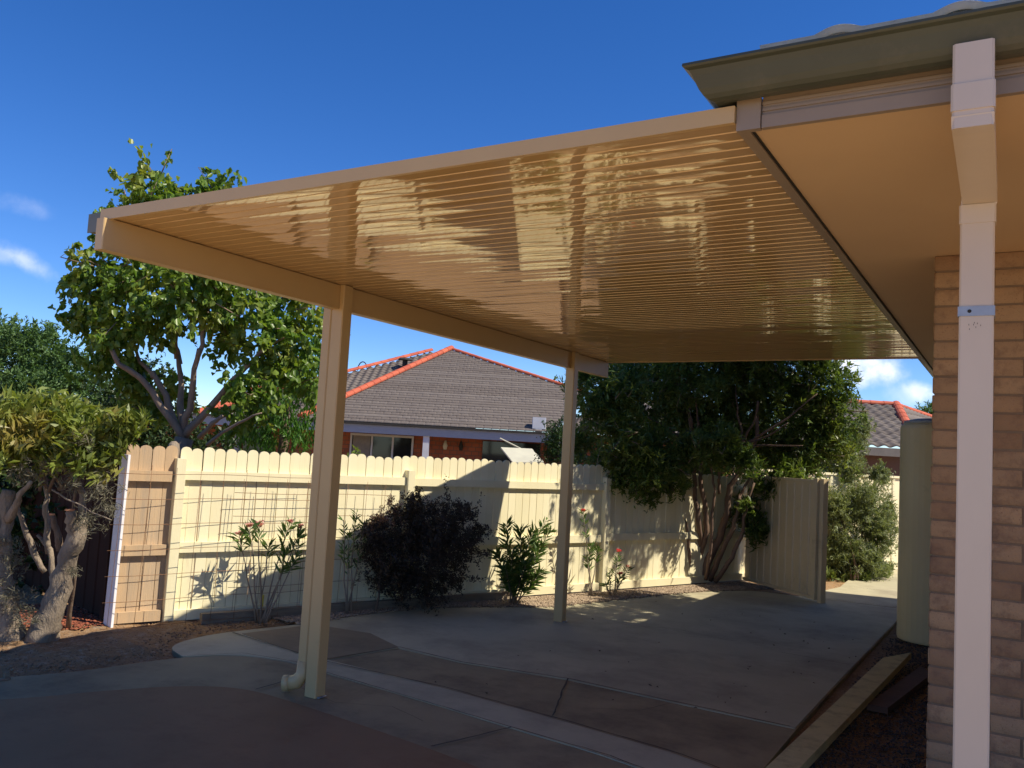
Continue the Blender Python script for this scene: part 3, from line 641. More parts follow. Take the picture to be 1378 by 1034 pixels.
# left wing: roof plane set back
nA = np.cross(ER-EL, AP-EL); nA /= np.linalg.norm(nA); nW = np.array([-ev[1], ev[0], 0]); PB = at(580, 473.5, 35.6)
pB = lambda x, y: O+ray(x, y)*((PB-O)@nA)/(ray(x, y)@nA)
E1, L2 = pB(285, 562), pB(285, 549); E2 = E1+ev*8.6
tile_plane('roof', [E1, E2, PB+ev*.6-np.array([0, 0, .25]), PB, L2], .26, .26, .045, .02, M_tile, nh, 8, 1, .03)
ridge_caps('ridge_capping', L2+np.array([0, 0, .06]), PB+np.array([0, 0, .05]), .10, M_cap, nh)
ridge_caps('ridge_capping', at(262, 557, 28), at(322, 541, 29), .16, M_cap, nh); ridge_caps('ridge_capping', at(335, 528, 31), at(362, 524, 31), .2, M_cap, nh)
# right wing beyond the valley
RW = [ER, ER+ev*5, ER+ev*5+nW*5+np.array([0, 0, 2.0]), VR1+nW*.2]
tile_plane('roof', [q+np.array([0, 0, .03]) for q in [ER-nW*.0, ER+ev*5-nW*1.2, at(900, 545, 33), VR1]], .26, .28, .045, .02, M_tile, nh, 8, 1, .03)
MB().tube([ER+np.array([0, 0, .06]), VR1+np.array([0, 0, .06])], [.05, .05], 6).build('valley_flashing', M_bluegrey, nh)
# fascia, wall, post, window
def hb(u, v, z, du_, dv_, dz_, name, m, parent=nh):
    """box in house frame: u along eave from EL, v outward depth, z up"""
    o = EL*np.array([1, 1, 0])+ev*u+nW*v+np.array([0, 0, z]); return MB().obox(o, ev*du_, nW*dv_, (0, 0, dz_)).build(name, m, parent)
Lw = np.linalg.norm((ER-EL)[:2])
hb(-8, -.02, 1.93, Lw+8.4, .05, .26, 'fascia', M_bluegrey); hb(-8, -.1, 2.195, Lw+8.4, .1, .06, 'gutter', M_dark)
o = EL*np.array([1, 1, 0])-ev*8+nW*1.7; Lw2 = Lw+14
wv = [o, o+ev*Lw2, o+ev*Lw2+np.array([0, 0, 2.3]), o+np.array([0, 0, 2.3])]
hb(-8, .03, 2.12, Lw+8.4, 1.7, .02, 'verandah_ceiling', M_bluegrey)
raw('wall', wv+[q+nW*.2 for q in wv], [(0, 1, 2, 3), (7, 6, 5, 4), (3, 2, 6, 7), (0, 4, 5, 1), (1, 5, 6, 2), (0, 3, 7, 4)], M_redbrick, nh, uv=[(0, 0), (Lw2, 0), (Lw2, 2.3), (0, 2.3)]*2)
def upx(x): # u along the wall line for pixel column
    best = min(np.linspace(-9, 12, 2101), key=lambda u: abs((lambda q: CX+F*((q-O)@CR)/((q-O)@CW)-x)(EL*np.array([1, 1, 0])+ev*u+nW*1.7+np.array([0, 0, 1.8])))); return best
u0, u1 = upx(472), upx(557)
wf = MB()
z0, z1 = .9, 1.93
for (ua, ub, za, zb) in ((u0, u1, z1-.07, z1), (u0, u1, z0, z0+.07), (u0, u0+.06, z0+.07, z1-.07), (u1-.06, u1, z0+.07, z1-.07), (u0+.33*(u1-u0), u0+.33*(u1-u0)+.06, z0+.07, z1-.07), (u0+.66*(u1-u0), u0+.66*(u1-u0)+.06, z0+.07, z1-.07)):
    wf.obox(EL*np.array([1, 1, 0])+ev*ua+nW*1.62+np.array([0, 0, za]), ev*(ub-ua), nW*.09, (0, 0, zb-za))
wfo = wf.build('window', M_palegrey, nh)
hb(u0+.06, 1.665, z0+.07, u1-u0-.12, .03, z1-z0-.14, 'pane', M_glass, wfo)
hb(u0+.09, 1.655, z0+.07, .33*(u1-u0)-.12, .008, z1-z0-.14, 'curtain', M_curtain, wfo)
uo = upx(650); hb(uo, 1.6, .4, 1.9, .09, 1.5, 'dark_opening', M_glass)
up_ = upx(590); o = EL*np.array([1, 1, 0])+ev*(up_-.35)+nW*.03; MB().obox(o, ev*.19, nW*.19, (0, 0, 2.13)).build('verandah_post', M_palegrey, nh)
# posts/windows of the left part
for px, ww, m_ in ((318, .22, M_bluegrey), (303, .3, M_dark), (330, .9, M_glass)):
    hb(upx(px), 1.58, .3, ww, .1, 1.6, 'window' if m_ is M_glass else 'verandah_post', m_)
for px in (575, 600, 621):
    u_ = upx(px); oo = EL*np.array([1, 1, 0])+ev*u_+nW*1.55+np.array([0, 0, 1.55]); MB().tube([oo, oo+np.array([0, 0, .12]), oo+np.array([0, 0, .3])], [.05, .08, .03], 8).build('wall_ornament', M_boardpale if px != 621 else M_dark, nh, True)
# roof vent and hoop
q = pl(548, 492)+nW*1.0; q = at(545, 489, 33.5)
MB().tube([q-np.array([0, 0, .25]), q+np.array([0, 0, .12])], [.1, .1], 8).tube([q+np.array([0, 0, .12]), q+np.array([0, 0, .2])], [.3, .22], 10).build('roof_vent', M_dark, nh)
h0 = at(481, 499, 34); MB().tube([h0+CR*t_*.38*0+CR*.19*(1-math.cos(a))+np.array([0, 0, .35*math.sin(a)]) for a in np.linspace(0, math.pi, 11) for t_ in (1,)], .022, 6).build('roof_pipe', M_dark, nh, True)
# heater box on the roof edge
q = pl(716, 579)+np.array([0, 0, .05]); MB().obox(q, ev*.42, nW*.3, (0, 0, .36), .01).obox(q+ev*.1-np.array([0, 0, .12]), ev*.2, nW*.3, (0, 0, .13), .01).build('roof_flue', M_palegrey, nh)
# propped awning board
q0 = at(674, 603, 24); ab = empty('awning', q0, 'pale propped board awning above the fence under the neighbour verandah', 'awning')
c = [at(674, 602, 24.6), at(716, 604, 24.6), at(732, 622, 23.6), at(690, 622, 23.6)]; V_ = c+[p+np.array([0, 0, -.04]) for p in c]
raw('board', V_, [(0, 1, 2, 3), (7, 6, 5, 4), (0, 4, 5, 1), (1, 5, 6, 2), (2, 6, 7, 3), (3, 7, 4, 0)], M_boardpale, ab)
MB().tube([at(673, 590, 25), at(703, 605, 24.7)], [.02, .02], 5).build('rod', M_boardpale, ab)

# ------------------------------------------------------------------ neighbour house (right)
rh = empty('brick_house', at(1190, 620, 22), 'neighbouring house at right with wavy grey tiles seen past the tank', 'house')
e0, e1 = at(1040, 597, 21), at(1236, 605, 21); e0[2] = e1[2] = 2.2; uu = (e1-e0)/np.linalg.norm(e1-e0); un = np.array([-uu[1], uu[0], 0]); un = un if un[1] > 0 else -un
apx = at(1206, 547, 24.5); apl = at(1080, 547, 24.5); apl[2] = apx[2]
tile_plane('roof', [e0, e1, apx, apl], .3, .31, .05, .03, M_tile, rh, 10, 1, .04)
ridge_caps('ridge_capping', apl+np.array([0, 0, .04]), apx+np.array([0, 0, .04]), .1, M_cap, rh); ridge_caps('ridge_capping', e1+np.array([0, 0, .05]), apx+np.array([0, 0, .05]), .12, M_cap, rh)
e2 = at(1330, 590, 27); e2[2] = 2.2
tile_plane('roof', [e1, e2, at(1300, 575, 29), apx], .3, .31, .03, .02, M_tile, rh, 8, 1, .03)
ridge_caps('ridge_capping', at(1300, 578, 29), apx+np.array([0, 0, .03]), .09, M_cap, rh)
MB().obox(e0+np.array([0, 0, -.22]), e1-e0, un*.06, (0, 0, .2)).build('fascia', mat('brown_grey_paint', (.22, .19, .16)), rh)
MB().obox(e0+un*.6+np.array([0, 0, -2.4]), e1-e0+uu*1.5, un*.2, (0, 0, 2.3)).build('wall', M_redbrick, rh)

# ------------------------------------------------------------------ vegetation
def px_clumps(lst): return [(at(x, y, zc), (r[0], r[1], r[2]) if hasattr(r, '__len__') else (r, r, r)) for x, y, zc, r in lst]
# big poplar-like tree behind the fence on the left
LG = leafmat('poplar_leaf', (.1, .185, .028), (.2, .3, .055), .45, .35, yellow=(.3, .33, .06))
t1 = empty('broadleaf_tree', at(245, 600, 9)*np.array([1, 1, 0]), 'large broadleaf tree with pale forked limbs behind the fence at left', 'tree')
base = at(247, 640, 9.0); base[2] = 0
fork = at(248, 590, 9.0)
limb(t1, base, fork, .12, .095, M_barkp, name='trunk')
tips = [(268, 470, 8.8), (240, 480, 9.3), (205, 500, 9.0), (150, 470, 8.7), (335, 490, 8.9), (300, 360, 9), (200, 380, 9.2), (390, 450, 8.9), (225, 300, 9.2), (165, 440, 9.4)]
for i, (x, y, zc) in enumerate(tips):
    src = fork+np.array([0, 0, -.02]) if i < 5 else at(*[(268, 480, 8.8), (240, 490, 9.3), (325, 500, 8.9), (240, 480, 9.3), (205, 505, 9)][i-5])
    limb(t1, src, at(x, y, zc), (.042 if i < 5 else .026), (.024 if i < 5 else .008), M_barkp, name='limb', n=8, wob=.05)
limb(t1, at(268, 590, 8.8), at(300, 560, 8.6), .025, .02, M_barkp, name='limb'); limb(t1, at(278, 600, 8.6), at(352, 556, 8.3), .02, .008, M_barkp, name='limb'); 
cl = px_clumps([(205, 262, 9.1, .32), (255, 285, 9.4, .4), (180, 300, 9.5, .4), (300, 275, 9.6, .3), (150, 365, 8.9, .48), (120, 400, 9.1, .36), (215, 350, 9.3, .5), (165, 425, 8.8, .42), (250, 400, 8.7, .45), (290, 340, 9.5, .55), (330, 380, 9, .45), (385, 420, 9.1, .4), (400, 470, 9.2, .35), (345, 440, 8.8, .38), (215, 440, 9, .33), (290, 440, 9.3, .32), (145, 470, 9.1, .28), (130, 440, 9.3, .3), (180, 500, 9.2, .22), (235, 540, 9.5, .25), (200, 555, 9.4, .28), (310, 470, 9.4, .28), (360, 500, 9, .3), (325, 525, 8.7, .24), (395, 520, 9.1, .3), (350, 545, 8.8, .26), (320, 560, 8.9, .2), (110, 430, 9.1, .22), (150, 500, 9.3, .24), (185, 530, 9.4, .26), (280, 400, 8.8, .35), (330, 330, 9.6, .4)])
foliage('crown', cl, 13, 82, .078, .066, LG, t1, up=.15, droop=.45, shape='ovate', spread=.8, twig=.12, twigmat=M_barkp, tl=.3)
# weeping bright tree
WG = leafmat('weeping_leaf', (.045, .14, .015), (.1, .22, .03), .4, .5)
t2 = empty('weeping_tree', at(385, 600, 11)*np.array([1, 1, 0]), 'bright green weeping tree behind the fence beside the near post', 'tree')
limb(t2, at(385, 640, 11)*np.array([1, 1, 0]), at(390, 480, 11), .1, .03, M_bark2, name='trunk')
cl = px_clumps([(395, 480, 11, (.42, .42, .6)), (370, 540, 10.9, (.5, .5, .45)), (410, 560, 11, (.4, .45, .5)), (345, 575, 11.1, (.4, .4, .32)), (385, 590, 10.8, (.5, .45, .3)), (420, 500, 11.1, (.3, .35, .5)), (425, 440, 11.2, (.22, .3, .3)), (345, 600, 11, (.4, .4, .2))])
foliage('crown', cl, 20, 85, .075, .02, WG, t2, up=0, droop=.8, spread=.5, tl=.35)
# fine-leaved tree far left
FG = leafmat('fine_leaf', (.07, .14, .045), (.12, .21, .07), .3, .6)
t3 = empty('evergreen_tree', at(60, 600, 15)*np.array([1, 1, 0]), 'dense blue green tree at the left edge behind the foreground shrub', 'tree')
limb(t3, at(60, 640, 15)*np.array([1, 1, 0]), at(60, 520, 15), .2, .06, M_bark2, name='trunk')
cl = px_clumps([(30, 470, 15, (.8, .8, .55)), (-30, 460, 15.5, (.9, .9, .6)), (70, 500, 15, (.75, .8, .55)), (115, 530, 15, (.6, .7, .4)), (140, 560, 15.2, (.4, .5, .45)), (40, 540, 14.6, (.9, .8, .6)), (95, 570, 14.6, (.8, .7, .5)), (-20, 540, 14.8, (.9, .8, .7)), (70, 452, 15.4, (.3, .3, .22))])
foliage('crown', cl, 28, 105, .08, .032, FG, t3, up=.5, spread=.9, tl=.4)
# dark hedges behind fence
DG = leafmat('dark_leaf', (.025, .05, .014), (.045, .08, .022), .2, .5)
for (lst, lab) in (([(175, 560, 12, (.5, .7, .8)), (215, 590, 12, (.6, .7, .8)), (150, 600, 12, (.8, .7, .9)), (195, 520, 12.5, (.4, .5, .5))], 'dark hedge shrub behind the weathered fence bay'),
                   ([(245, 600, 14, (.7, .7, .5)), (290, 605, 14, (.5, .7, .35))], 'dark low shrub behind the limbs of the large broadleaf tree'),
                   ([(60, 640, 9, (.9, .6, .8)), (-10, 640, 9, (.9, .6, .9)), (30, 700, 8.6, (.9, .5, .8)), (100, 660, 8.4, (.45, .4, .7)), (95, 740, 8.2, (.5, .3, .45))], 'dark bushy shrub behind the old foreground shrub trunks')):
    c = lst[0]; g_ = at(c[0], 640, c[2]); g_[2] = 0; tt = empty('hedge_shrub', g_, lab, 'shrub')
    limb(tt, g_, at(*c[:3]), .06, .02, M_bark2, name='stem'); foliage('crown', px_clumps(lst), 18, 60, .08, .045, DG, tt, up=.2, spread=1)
# foreground left shrub: thick pruned trunks, long leaves
YG = leafmat('long_leaf', (.13, .18, .03), (.26, .31, .07), .35, .4, yellow=(.36, .28, .08))
GG = leafmat('grey_needle', (.14, .13, .09), (.22, .2, .14), .2, .7)
s1_ = empty('old_shrub', onz(60, 862), 'old pruned shrub with thick leaning trunks and yellow green leaves at left', 'shrub')
Z = 6.25
def tpath(lst): return [at(x, y, zc) for x, y, zc in lst]
def trunkpath(lst, rr, name='trunk', m_=M_bark, lump=.12):
    P_ = tpath(lst); Q, R2 = [], []
    for i in range(len(P_)-1):
        for k in range(4):
            t = k/4; Q.append(P_[i]*(1-t)+P_[i+1]*t+rng.normal(0, .005, 3)); R2.append(rr[i]*(1-t)+rr[i+1]*t)
    Q.append(P_[-1]); R2.append(rr[-1]); return MB().tube(Q, R2, 12, lump).build(name, m_, s1_, True)
trunkpath([(52, 872, Z), (60, 850, Z), (72, 815, Z), (88, 765, Z), (103, 720, 6.2), (108, 700, 6.2)], [.12, .1, .085, .07, .062, .045])
trunkpath([(101, 725, 6.2), (97, 705, 6.15), (94, 688, 6.12)], [.04, .038, .035], 'stub')
trunkpath([(82, 740, 6.3), (76, 715, 6.25), (70, 694, 6.2)], [.03, .022, .02], 'stub', M_bark2)
for x, y, zc, r in ((94, 687.5, 6.12, .034), (70, 693.5, 6.2, .02)):
    c = at(x, y, zc); MB().tube([c, c+np.array([0, 0, .012])], [r, r*.9], 12).build('cut_end', M_cut, s1_)
trunkpath([(108, 705, 6.2), (112, 670, 6.2), (100, 640, 6.2), (85, 615, 6.3)], [.035, .025, .02, .012], 'limb')
trunkpath([(15, 885, Z), (10, 840, Z), (5, 790, Z), (2, 745, Z), (8, 690, Z), (12, 660, Z)], [.12, .1, .065, .055, .05, .045])
trunkpath([(-20, 870, Z), (-5, 840, Z), (2, 800, Z)], [.11, .09, .06])
trunkpath([(12, 700, 6.2), (25, 672, 6.1), (42, 648, 6.05)], [.035, .022, .014], 'stub')
trunkpath([(2, 740, 6.25), (-8, 700, 6.2), (-20, 660, 6.2)], [.045, .03, .02], 'limb')
trunkpath([(64, 745, 6.5), (63, 700, 6.5), (62, 660, 6.5), (57, 625, 6.4)], [.022, .022, .018, .012], 'limb')
trunkpath([(60, 770, 6.6), (45, 740, 6.6), (30, 700, 6.6), (22, 680, 6.6)], [.02, .025, .018, .012], 'limb')
trunkpath([(73, 790, 6.5), (68, 740, 6.5), (50, 720, 6.5)], [.02, .02, .01], 'limb')
for tr_ in ((40, 600), (100, 590), (150, 575), (10, 610), (70, 570)): limb(s1_, at(60+random.uniform(-30, 30), 660, 6.4), at(tr_[0], tr_[1], 6.3), .014, .006, M_bark2)
cl = px_clumps([(20, 565, 6.3, (.38, .4, .16)), (75, 568, 6.3, (.34, .4, .15)), (120, 585, 6.2, (.27, .3, .15)), (150, 590, 6.2, (.2, .2, .13)), (165, 575, 6.1, (.14, .14, .1)), (40, 600, 6.2, (.4, .35, .14)), (100, 610, 6.2, (.24, .25, .12)), (-30, 580, 6.3, (.4, .4, .25)), (130, 625, 6.1, (.14, .16, .12)), (70, 555, 6.6, (.3, .4, .13)), (175, 563, 6.05, (.07, .1, .05))])
foliage('leaf_crown', cl, 16, 240, .105, .026, YG, s1_, up=.45, spread=.65, tl=.2, hollow=.2)
s2_ = empty('grey_shrub', onz(110, 850), 'wispy grey needle foliage shrub tangled in front of the weathered bay', 'shrub')
limb(s2_, onz(85, 850), at(105, 640, 6.15), .02, .008, M_bark2, name='stem'); limb(s2_, at(70, 660, 6.1), at(150, 700, 5.9), .007, .003, M_bark, name='stem')
cl = px_clumps([(110, 628, 6.1, (.2, .15, .11)), (132, 655, 6, (.14, .12, .13)), (95, 650, 6.1, (.12, .1, .08)), (148, 690, 5.95, (.06, .08, .13)), (60, 622, 6.1, (.14, .15, .06)), (20, 800, 6.2, (.15, .15, .2)), (10, 745, 6.2, (.2, .15, .14)), (30, 830, 6.1, (.12, .12, .1)), (100, 772, 6.15, (.05, .06, .04)), (120, 700, 6, (.14, .1, .14)), (115, 590, 6, (.1, .1, .08)), (30, 640, 6.1, (.15, .15, .08))])
foliage('needle_foliage', cl, 26, 260, .05, .005, GG, s2_, up=.1, spread=.75, tl=.16, hollow=.1)
# dark rounded bush in shade
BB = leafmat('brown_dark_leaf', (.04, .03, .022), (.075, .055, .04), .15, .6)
bb_ = empty('dark_bush', at(570, 800, 8.6)*np.array([1, 1, 0]), 'large dark rounded bush in shade in front of the paling fence', 'bush')
limb(bb_, at(570, 812, 8.4)*np.array([1, 1, 0])+np.array([0, 0, 0]), at(585, 730, 8.4), .03, .01, M_bark2, name='stem')
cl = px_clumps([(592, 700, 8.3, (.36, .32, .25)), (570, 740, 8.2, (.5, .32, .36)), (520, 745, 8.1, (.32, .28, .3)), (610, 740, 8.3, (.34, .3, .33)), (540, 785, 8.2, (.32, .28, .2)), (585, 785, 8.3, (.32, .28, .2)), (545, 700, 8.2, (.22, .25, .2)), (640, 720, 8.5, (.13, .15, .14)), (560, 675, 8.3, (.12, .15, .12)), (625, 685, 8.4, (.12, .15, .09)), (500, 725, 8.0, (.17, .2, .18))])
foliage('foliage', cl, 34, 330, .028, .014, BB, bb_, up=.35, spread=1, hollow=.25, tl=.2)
pk = empty('pink_shrub', at(515, 800, 8.1)*np.array([1, 1, 0]), 'small pinkish flowering shrub left of the dark bush', 'shrub')
limb(pk, at(508, 815, 8.1)*np.array([1, 1, 0]), at(520, 690, 8.2), .012, .005, M_bark2, name='stem')
PKM = leafmat('pinkish_leaf', (.32, .19, .17), (.42, .28, .24), .35, .6)
foliage('foliage', px_clumps([(512, 700, 8.2, (.13, .13, .1)), (530, 685, 8.2, (.09, .1, .08)), (500, 712, 8.1, (.12, .12, .08)), (525, 672, 8.2, (.04, .04, .05))]), 22, 500, .028, .012, PKM, pk, spread=1, hollow=.1, tl=.1)
# oleanders: stems with whorls of long leaves
OL = leafmat('oleander_leaf', (.07, .14, .035), (.14, .22, .065), .3, .35)
def oleander(label, basept, tops, nleaf, L_, flower=None, fm=None, start=.35, group='oleander shrubs along the fence'):
    o = empty('oleander', basept, label, 'oleander', group); Ps, Ds, FP = [], [], []; mb = MB()
    for tp in tops:
        pts_ = curve(basept+rng.normal(0, .02, 3)*np.array([1, 1, 0]), tp, 6, .03); mb.tube(pts_, [.009-.001*i for i in range(7)], 5)
        for _ in range(nleaf):
            t = random.uniform(start, 1)**.7*6; i = min(int(t), 5); p = pts_[i]+(pts_[i+1]-pts_[i])*(t-i); d_ = pts_[i+1]-pts_[i]; d_ = d_/np.linalg.norm(d_)
            rd = rng.normal(size=3); rd = rd-rd@d_*d_; rd /= np.linalg.norm(rd); Ps.append(p); Ds.append(d_*random.uniform(.4, 1.1)+rd*.8)
        FP.append(pts_[-1])
    mb.build('stems', M_bark, o, True)
    n = len(Ps); V_, F2 = leaf_mesh(np.array(Ps), np.array(Ds), L_*rng.uniform(.6, 1.15, n), L_*.18*np.ones(n), fold=.2, curl=.1); raw('leaves', V_, F2, OL, o)
    if flower:
        for i in flower:
            P_, D_ = [], []
            for _ in range(5):
                c = FP[i]+rng.normal(0, .010, 3)+np.array([0, 0, .02])
                for k in range(5): P_.append(c); a = k*1.257; D_.append([math.cos(a), math.sin(a), .35])
            V_, F2 = leaf_mesh(np.array(P_), np.array(D_), .028, .022, shape='ovate'); raw('flower', V_, F2, fm, o)
    return o
def fpx(x, y, off):
    d = ray(x, y); A3 = np.array([fA[0], fA[1], 0]); return O+d*((A3-O)@N3+off)/(d@N3)
def gz(p, z=0): return np.array([p[0], p[1], z])
oleander('sparse oleander with faded pink flowers left of the two at the mesh', gz(fpx(350, 812, .3)), [fpx(335, 712, .35), fpx(350, 708, .3), fpx(322, 722, .3), fpx(362, 735, .35)], 16, .13, [0, 1, 2], M_flowerp, .72)
oleander('oleander with drooping leaves and pink flowers nearest the near post', gz(fpx(358, 812, .33)), [fpx(390, 705, .35), fpx(405, 712, .38), fpx(402, 735, .45), fpx(385, 745, .4)], 26, .13, [0, 1], M_flowerp, .6)
oleander('leafy oleander just right of the near post above the shadow line', gz(fpx(470, 800, .25)), [fpx(462, 700, .25), fpx(480, 690, .25), fpx(490, 705, .3), fpx(470, 715, .25)], 26, .1)
oleander('dense oleander right of the dark bush with glossy leaves', gz(fpx(692, 796, .35)), [fpx(x, y, o_) for x, y, o_ in ((682, 705, .35), (700, 712, .4), (735, 700, .3), (718, 715, .4), (668, 745, .35), (742, 712, .3), (725, 735, .45), (690, 740, .45), (728, 770, .5), (680, 765, .5), (708, 760, .5))], 85, .135, None, None, .12)
oleander('slender oleander with a red flower right of the far post', gz(fpx(795, 780, .3)), [fpx(785, 690, .3), fpx(795, 735, .3), fpx(805, 740, .3), fpx(790, 750, .3)], 24, .11, [0], M_flower, .55)
oleander('low oleander with several red flowers right of the far post', gz(fpx(825, 790, .35)), [fpx(832, 745, .35), fpx(845, 765, .4), fpx(820, 770, .4), fpx(835, 775, .45), fpx(815, 785, .4)], 20, .1, [0, 1, 3], M_flower, .3)
# big multi-trunk tree at the corner
BT = leafmat('bottlebrush_leaf', (.06, .105, .025), (.16, .23, .06), .45, .35, yellow=(.2, .24, .06))
t4 = empty('multi_trunk_tree', onz(948, 784), 'dense dark green tree with many bare trunks at the fence corner', 'tree')
bs_ = onz(948, 784)
M_bark4 = mat('red_brown_bark', (.2, .125, .085), (.11, .07, .05), 6, .8, bs=.5, bscale=20, stretch=(2, 2, .6))
def tp4(lst, r0, r1, m_=M_bark4):
    P_ = [at(*q) for q in lst]; Q = []
    for i in range(len(P_)-1):
        for k in range(4): Q.append(P_[i]*(1-k/4)+P_[i+1]*k/4+rng.normal(0, .006, 3))
    Q.append(P_[-1]); MB().tube(Q, [r0+(r1-r0)*i/(len(Q)-1) for i in range(len(Q))], 9, .1).build('trunk', m_, t4, True)
zz = 11.3
tp4([(945, 786, zz), (950, 760, zz), (968, 725, zz), (978, 690, 11.2), (982, 655, 11.2), (1000, 630, 11.2), (1018, 590, 11.2), (1020, 540, 11.2)], .06, .02)
tp4([(955, 782, zz), (970, 745, 11.2), (985, 715, 11.1), (992, 690, 11.1), (996, 668, 11.2), (1010, 640, 11.3)], .04, .015)
tp4([(935, 785, zz), (942, 745, zz), (951, 715, 11.2), (950, 690, 11.2), (945, 655, 11.2), (940, 600, 11.2), (938, 560, 11.3)], .045, .018)
tp4([(940, 780, zz), (940, 740, zz), (942, 705, 11.1), (935, 670, 11.1), (935, 600, 11.1), (928, 560, 11.2), (930, 520, 11.2)], .04, .015)
tp4([(938, 770, zz), (932, 725, zz), (932, 700, zz), (928, 670, zz), (920, 645, zz), (900, 610, zz)], .032, .012)
tp4([(938, 725, 11.3), (930, 705, 11.3), (915, 685, 11.3)], .03, .012)
tp4([(925, 783, 11.2), (928, 745, 11.1), (925, 715, 11.1), (915, 680, 11.1), (905, 650, 11.1)], .028, .012)
tp4([(962, 784, 11.2), (985, 750, 11.1), (1000, 715, 11.1), (1003, 680, 11.1), (1015, 650, 11.1)], .034, .014)
tp4([(950, 780, 11.1), (956, 740, 11.0), (958, 700, 11.0), (962, 660, 11.0), (955, 620, 11.0)], .026, .012)
tp4([(968, 665, 11.2), (967, 640, 11.2), (970, 625, 11.1)], .02, .018)
tp4([(938, 590, 11.2), (930, 583, 11.1), (920, 580, 11)], .02, .022)
for q in ((1020, 540), (1060, 570), (990, 520), (940, 530), (870, 560), (830, 600), (1080, 600), (1100, 530), (900, 500)):
    limb(t4, at(1000 if q[0] > 960 else 935, 600, 11.2), at(q[0], q[1], 11+random.uniform(-.6, .3)), .02, .006, M_bark4, n=7, wob=.07)
cl = px_clumps([(835, 520, 10.3, .42), (808, 560, 10.4, .34), (838, 590, 10.2, .33), (870, 540, 11.8, .55), (852, 632, 10.3, .25), (888, 600, 10.6, .32), (895, 640, 11.2, .22), (920, 510, 10.8, .5), (960, 560, 11.9, .6), (975, 610, 10.9, .27), (1010, 520, 11.7, .6), (1060, 540, 11.5, .55), (1110, 520, 11.3, .45), (1125, 555, 11.4, .35), (1090, 590, 11.5, .42), (1050, 610, 11.7, .38), (1120, 600, 11.6, .32), (1080, 635, 11.4, .25), (880, 480, 11.8, .6), (800, 520, 12, .5), (785, 600, 11.8, .3), (950, 470, 11.4, .7), (1040, 470, 11.4, .7), (990, 430, 11.6, .6), (900, 440, 11.6, .6), (1100, 470, 11.4, .4), (1000, 590, 12.1, .45), (920, 570, 12.2, .4), (865, 655, 10.6, .24), (900, 648, 10.8, .2), (835, 640, 10.3, .2), (960, 590, 10.8, .24), (990, 615, 10.7, .2), (925, 615, 10.8, .18), (1060, 640, 11.2, .25), (1005, 680, 11, .1), (905, 625, 10.5, .22), (940, 600, 10.5, .24), (978, 595, 10.5, .2), (870, 620, 10.3, .26), (1010, 625, 10.7, .17), (1015, 715, 11.2, .2), (1005, 690, 11.4, .24), (1030, 655, 11.3, .2), (815, 625, 10.4, .2), (880, 668, 10.7, .1), (925, 655, 10.8, .1), (985, 450, 12.3, .8), (870, 610, 12.1, .4), (945, 640, 12.2, .3)])
cl += [(np.array(c_), (r_, r_, r_*.8)) for c_, r_ in (((-2.9, 9.75, 3.5), .62), ((-2.2, 10.1, 3.8), .7), ((-3.4, 9.7, 3.2), .5), ((-1.9, 11, 4.1), .8), ((-3.3, 10.6, 3.9), .7), ((-1.3, 10.6, 4.2), .6), ((-.85, 9.35, 3.2), .45), ((-.6, 10.0, 3.45), .5), ((-.95, 8.75, 3.1), .4), ((-.7, 9.9, 3.6), .5), ((-1.05, 8.4, 3.0), .2))]  # extra clumps hidden above the roofs, added to shade the fence and slab
foliage('crown', cl, 24, 190, .085, .022, BT, t4, up=.25, spread=.75, tl=.28, twig=.1, twigmat=M_bark, hollow=.3)
tE = empty('added_shade_tree', (6.2, 9.9, 0), 'unseen tall tree added on the far side of the house to shade the slab', 'tree'); limb(tE, (6.2, 9.9, 0), (6.2, 9.9, 6.5), .2, .1, M_bark2, name='trunk')  # unseen tree, added to block sun from the slab and gate
foliage('crown', [((6.0, 9.8, 7.6), (2.6, 1.6, 1.5)), ((5.0, 9.2, 7.6), (1.5, 1, 1)), ((5.2, 10.4, 7.8), (1.5, 1., 1)), ((5.6, 11.4, 7.6), (1.5, .9, 1)), ((7.2, 11.2, 7.6), (1.5, 1, 1.2))], 16, 130, .22, .12, DG, tE, up=.2, tl=.6)
# ferny shrub beyond the gate
FS = leafmat('feathery_leaf', (.16, .2, .1), (.28, .32, .16), .35, .5)
t5 = empty('feathery_shrub', at(1150, 780, 13.2)*np.array([1, 1, 0]), 'loose feathery green shrub growing beyond the open gate', 'shrub')
for q in ((1130, 660), (1170, 640), (1190, 700), (1110, 640)): limb(t5, onz(1150, 782), at(q[0], q[1], 13.4), .018, .004, M_bark2, name='stem')
cl = px_clumps([(1160, 575, 13.7, (.16, .2, .25)), (1135, 630, 13.4, (.32, .3, .4)), (1150, 590, 13.6, (.2, .22, .3)), (1125, 690, 13.0, (.4, .35, .38)), (1165, 680, 13.0, (.36, .35, .38)), (1180, 720, 12.9, (.3, .3, .33)), (1135, 745, 12.8, (.42, .35, .32)), (1165, 755, 12.7, (.35, .3, .26)), (1185, 640, 13.4, (.16, .2, .2)), (1180, 765, 13.1, (.22, .25, .16)), (1120, 765, 13, (.25, .25, .2)), (1195, 690, 13.3, (.14, .2, .2))])
foliage('foliage', cl, 36, 520, .06, .013, FS, t5, up=.3, spread=.7, tl=.22, hollow=.15)
gc = empty('ground_plant', onz(1160, 786), 'low leafy plants at the foot of the feathery shrub', 'plant')
foliage('leaves', px_clumps([(1150, 778, 12.6, (.3, .15, .07)), (1185, 770, 12.8, (.14, .15, .1)), (1115, 776, 12.5, (.14, .1, .07))]), 14, 300, .1, .04, leafmat('low_leaf', (.12, .17, .05), (.2, .24, .08), .3), gc, up=.6, spread=.8, tl=.12)
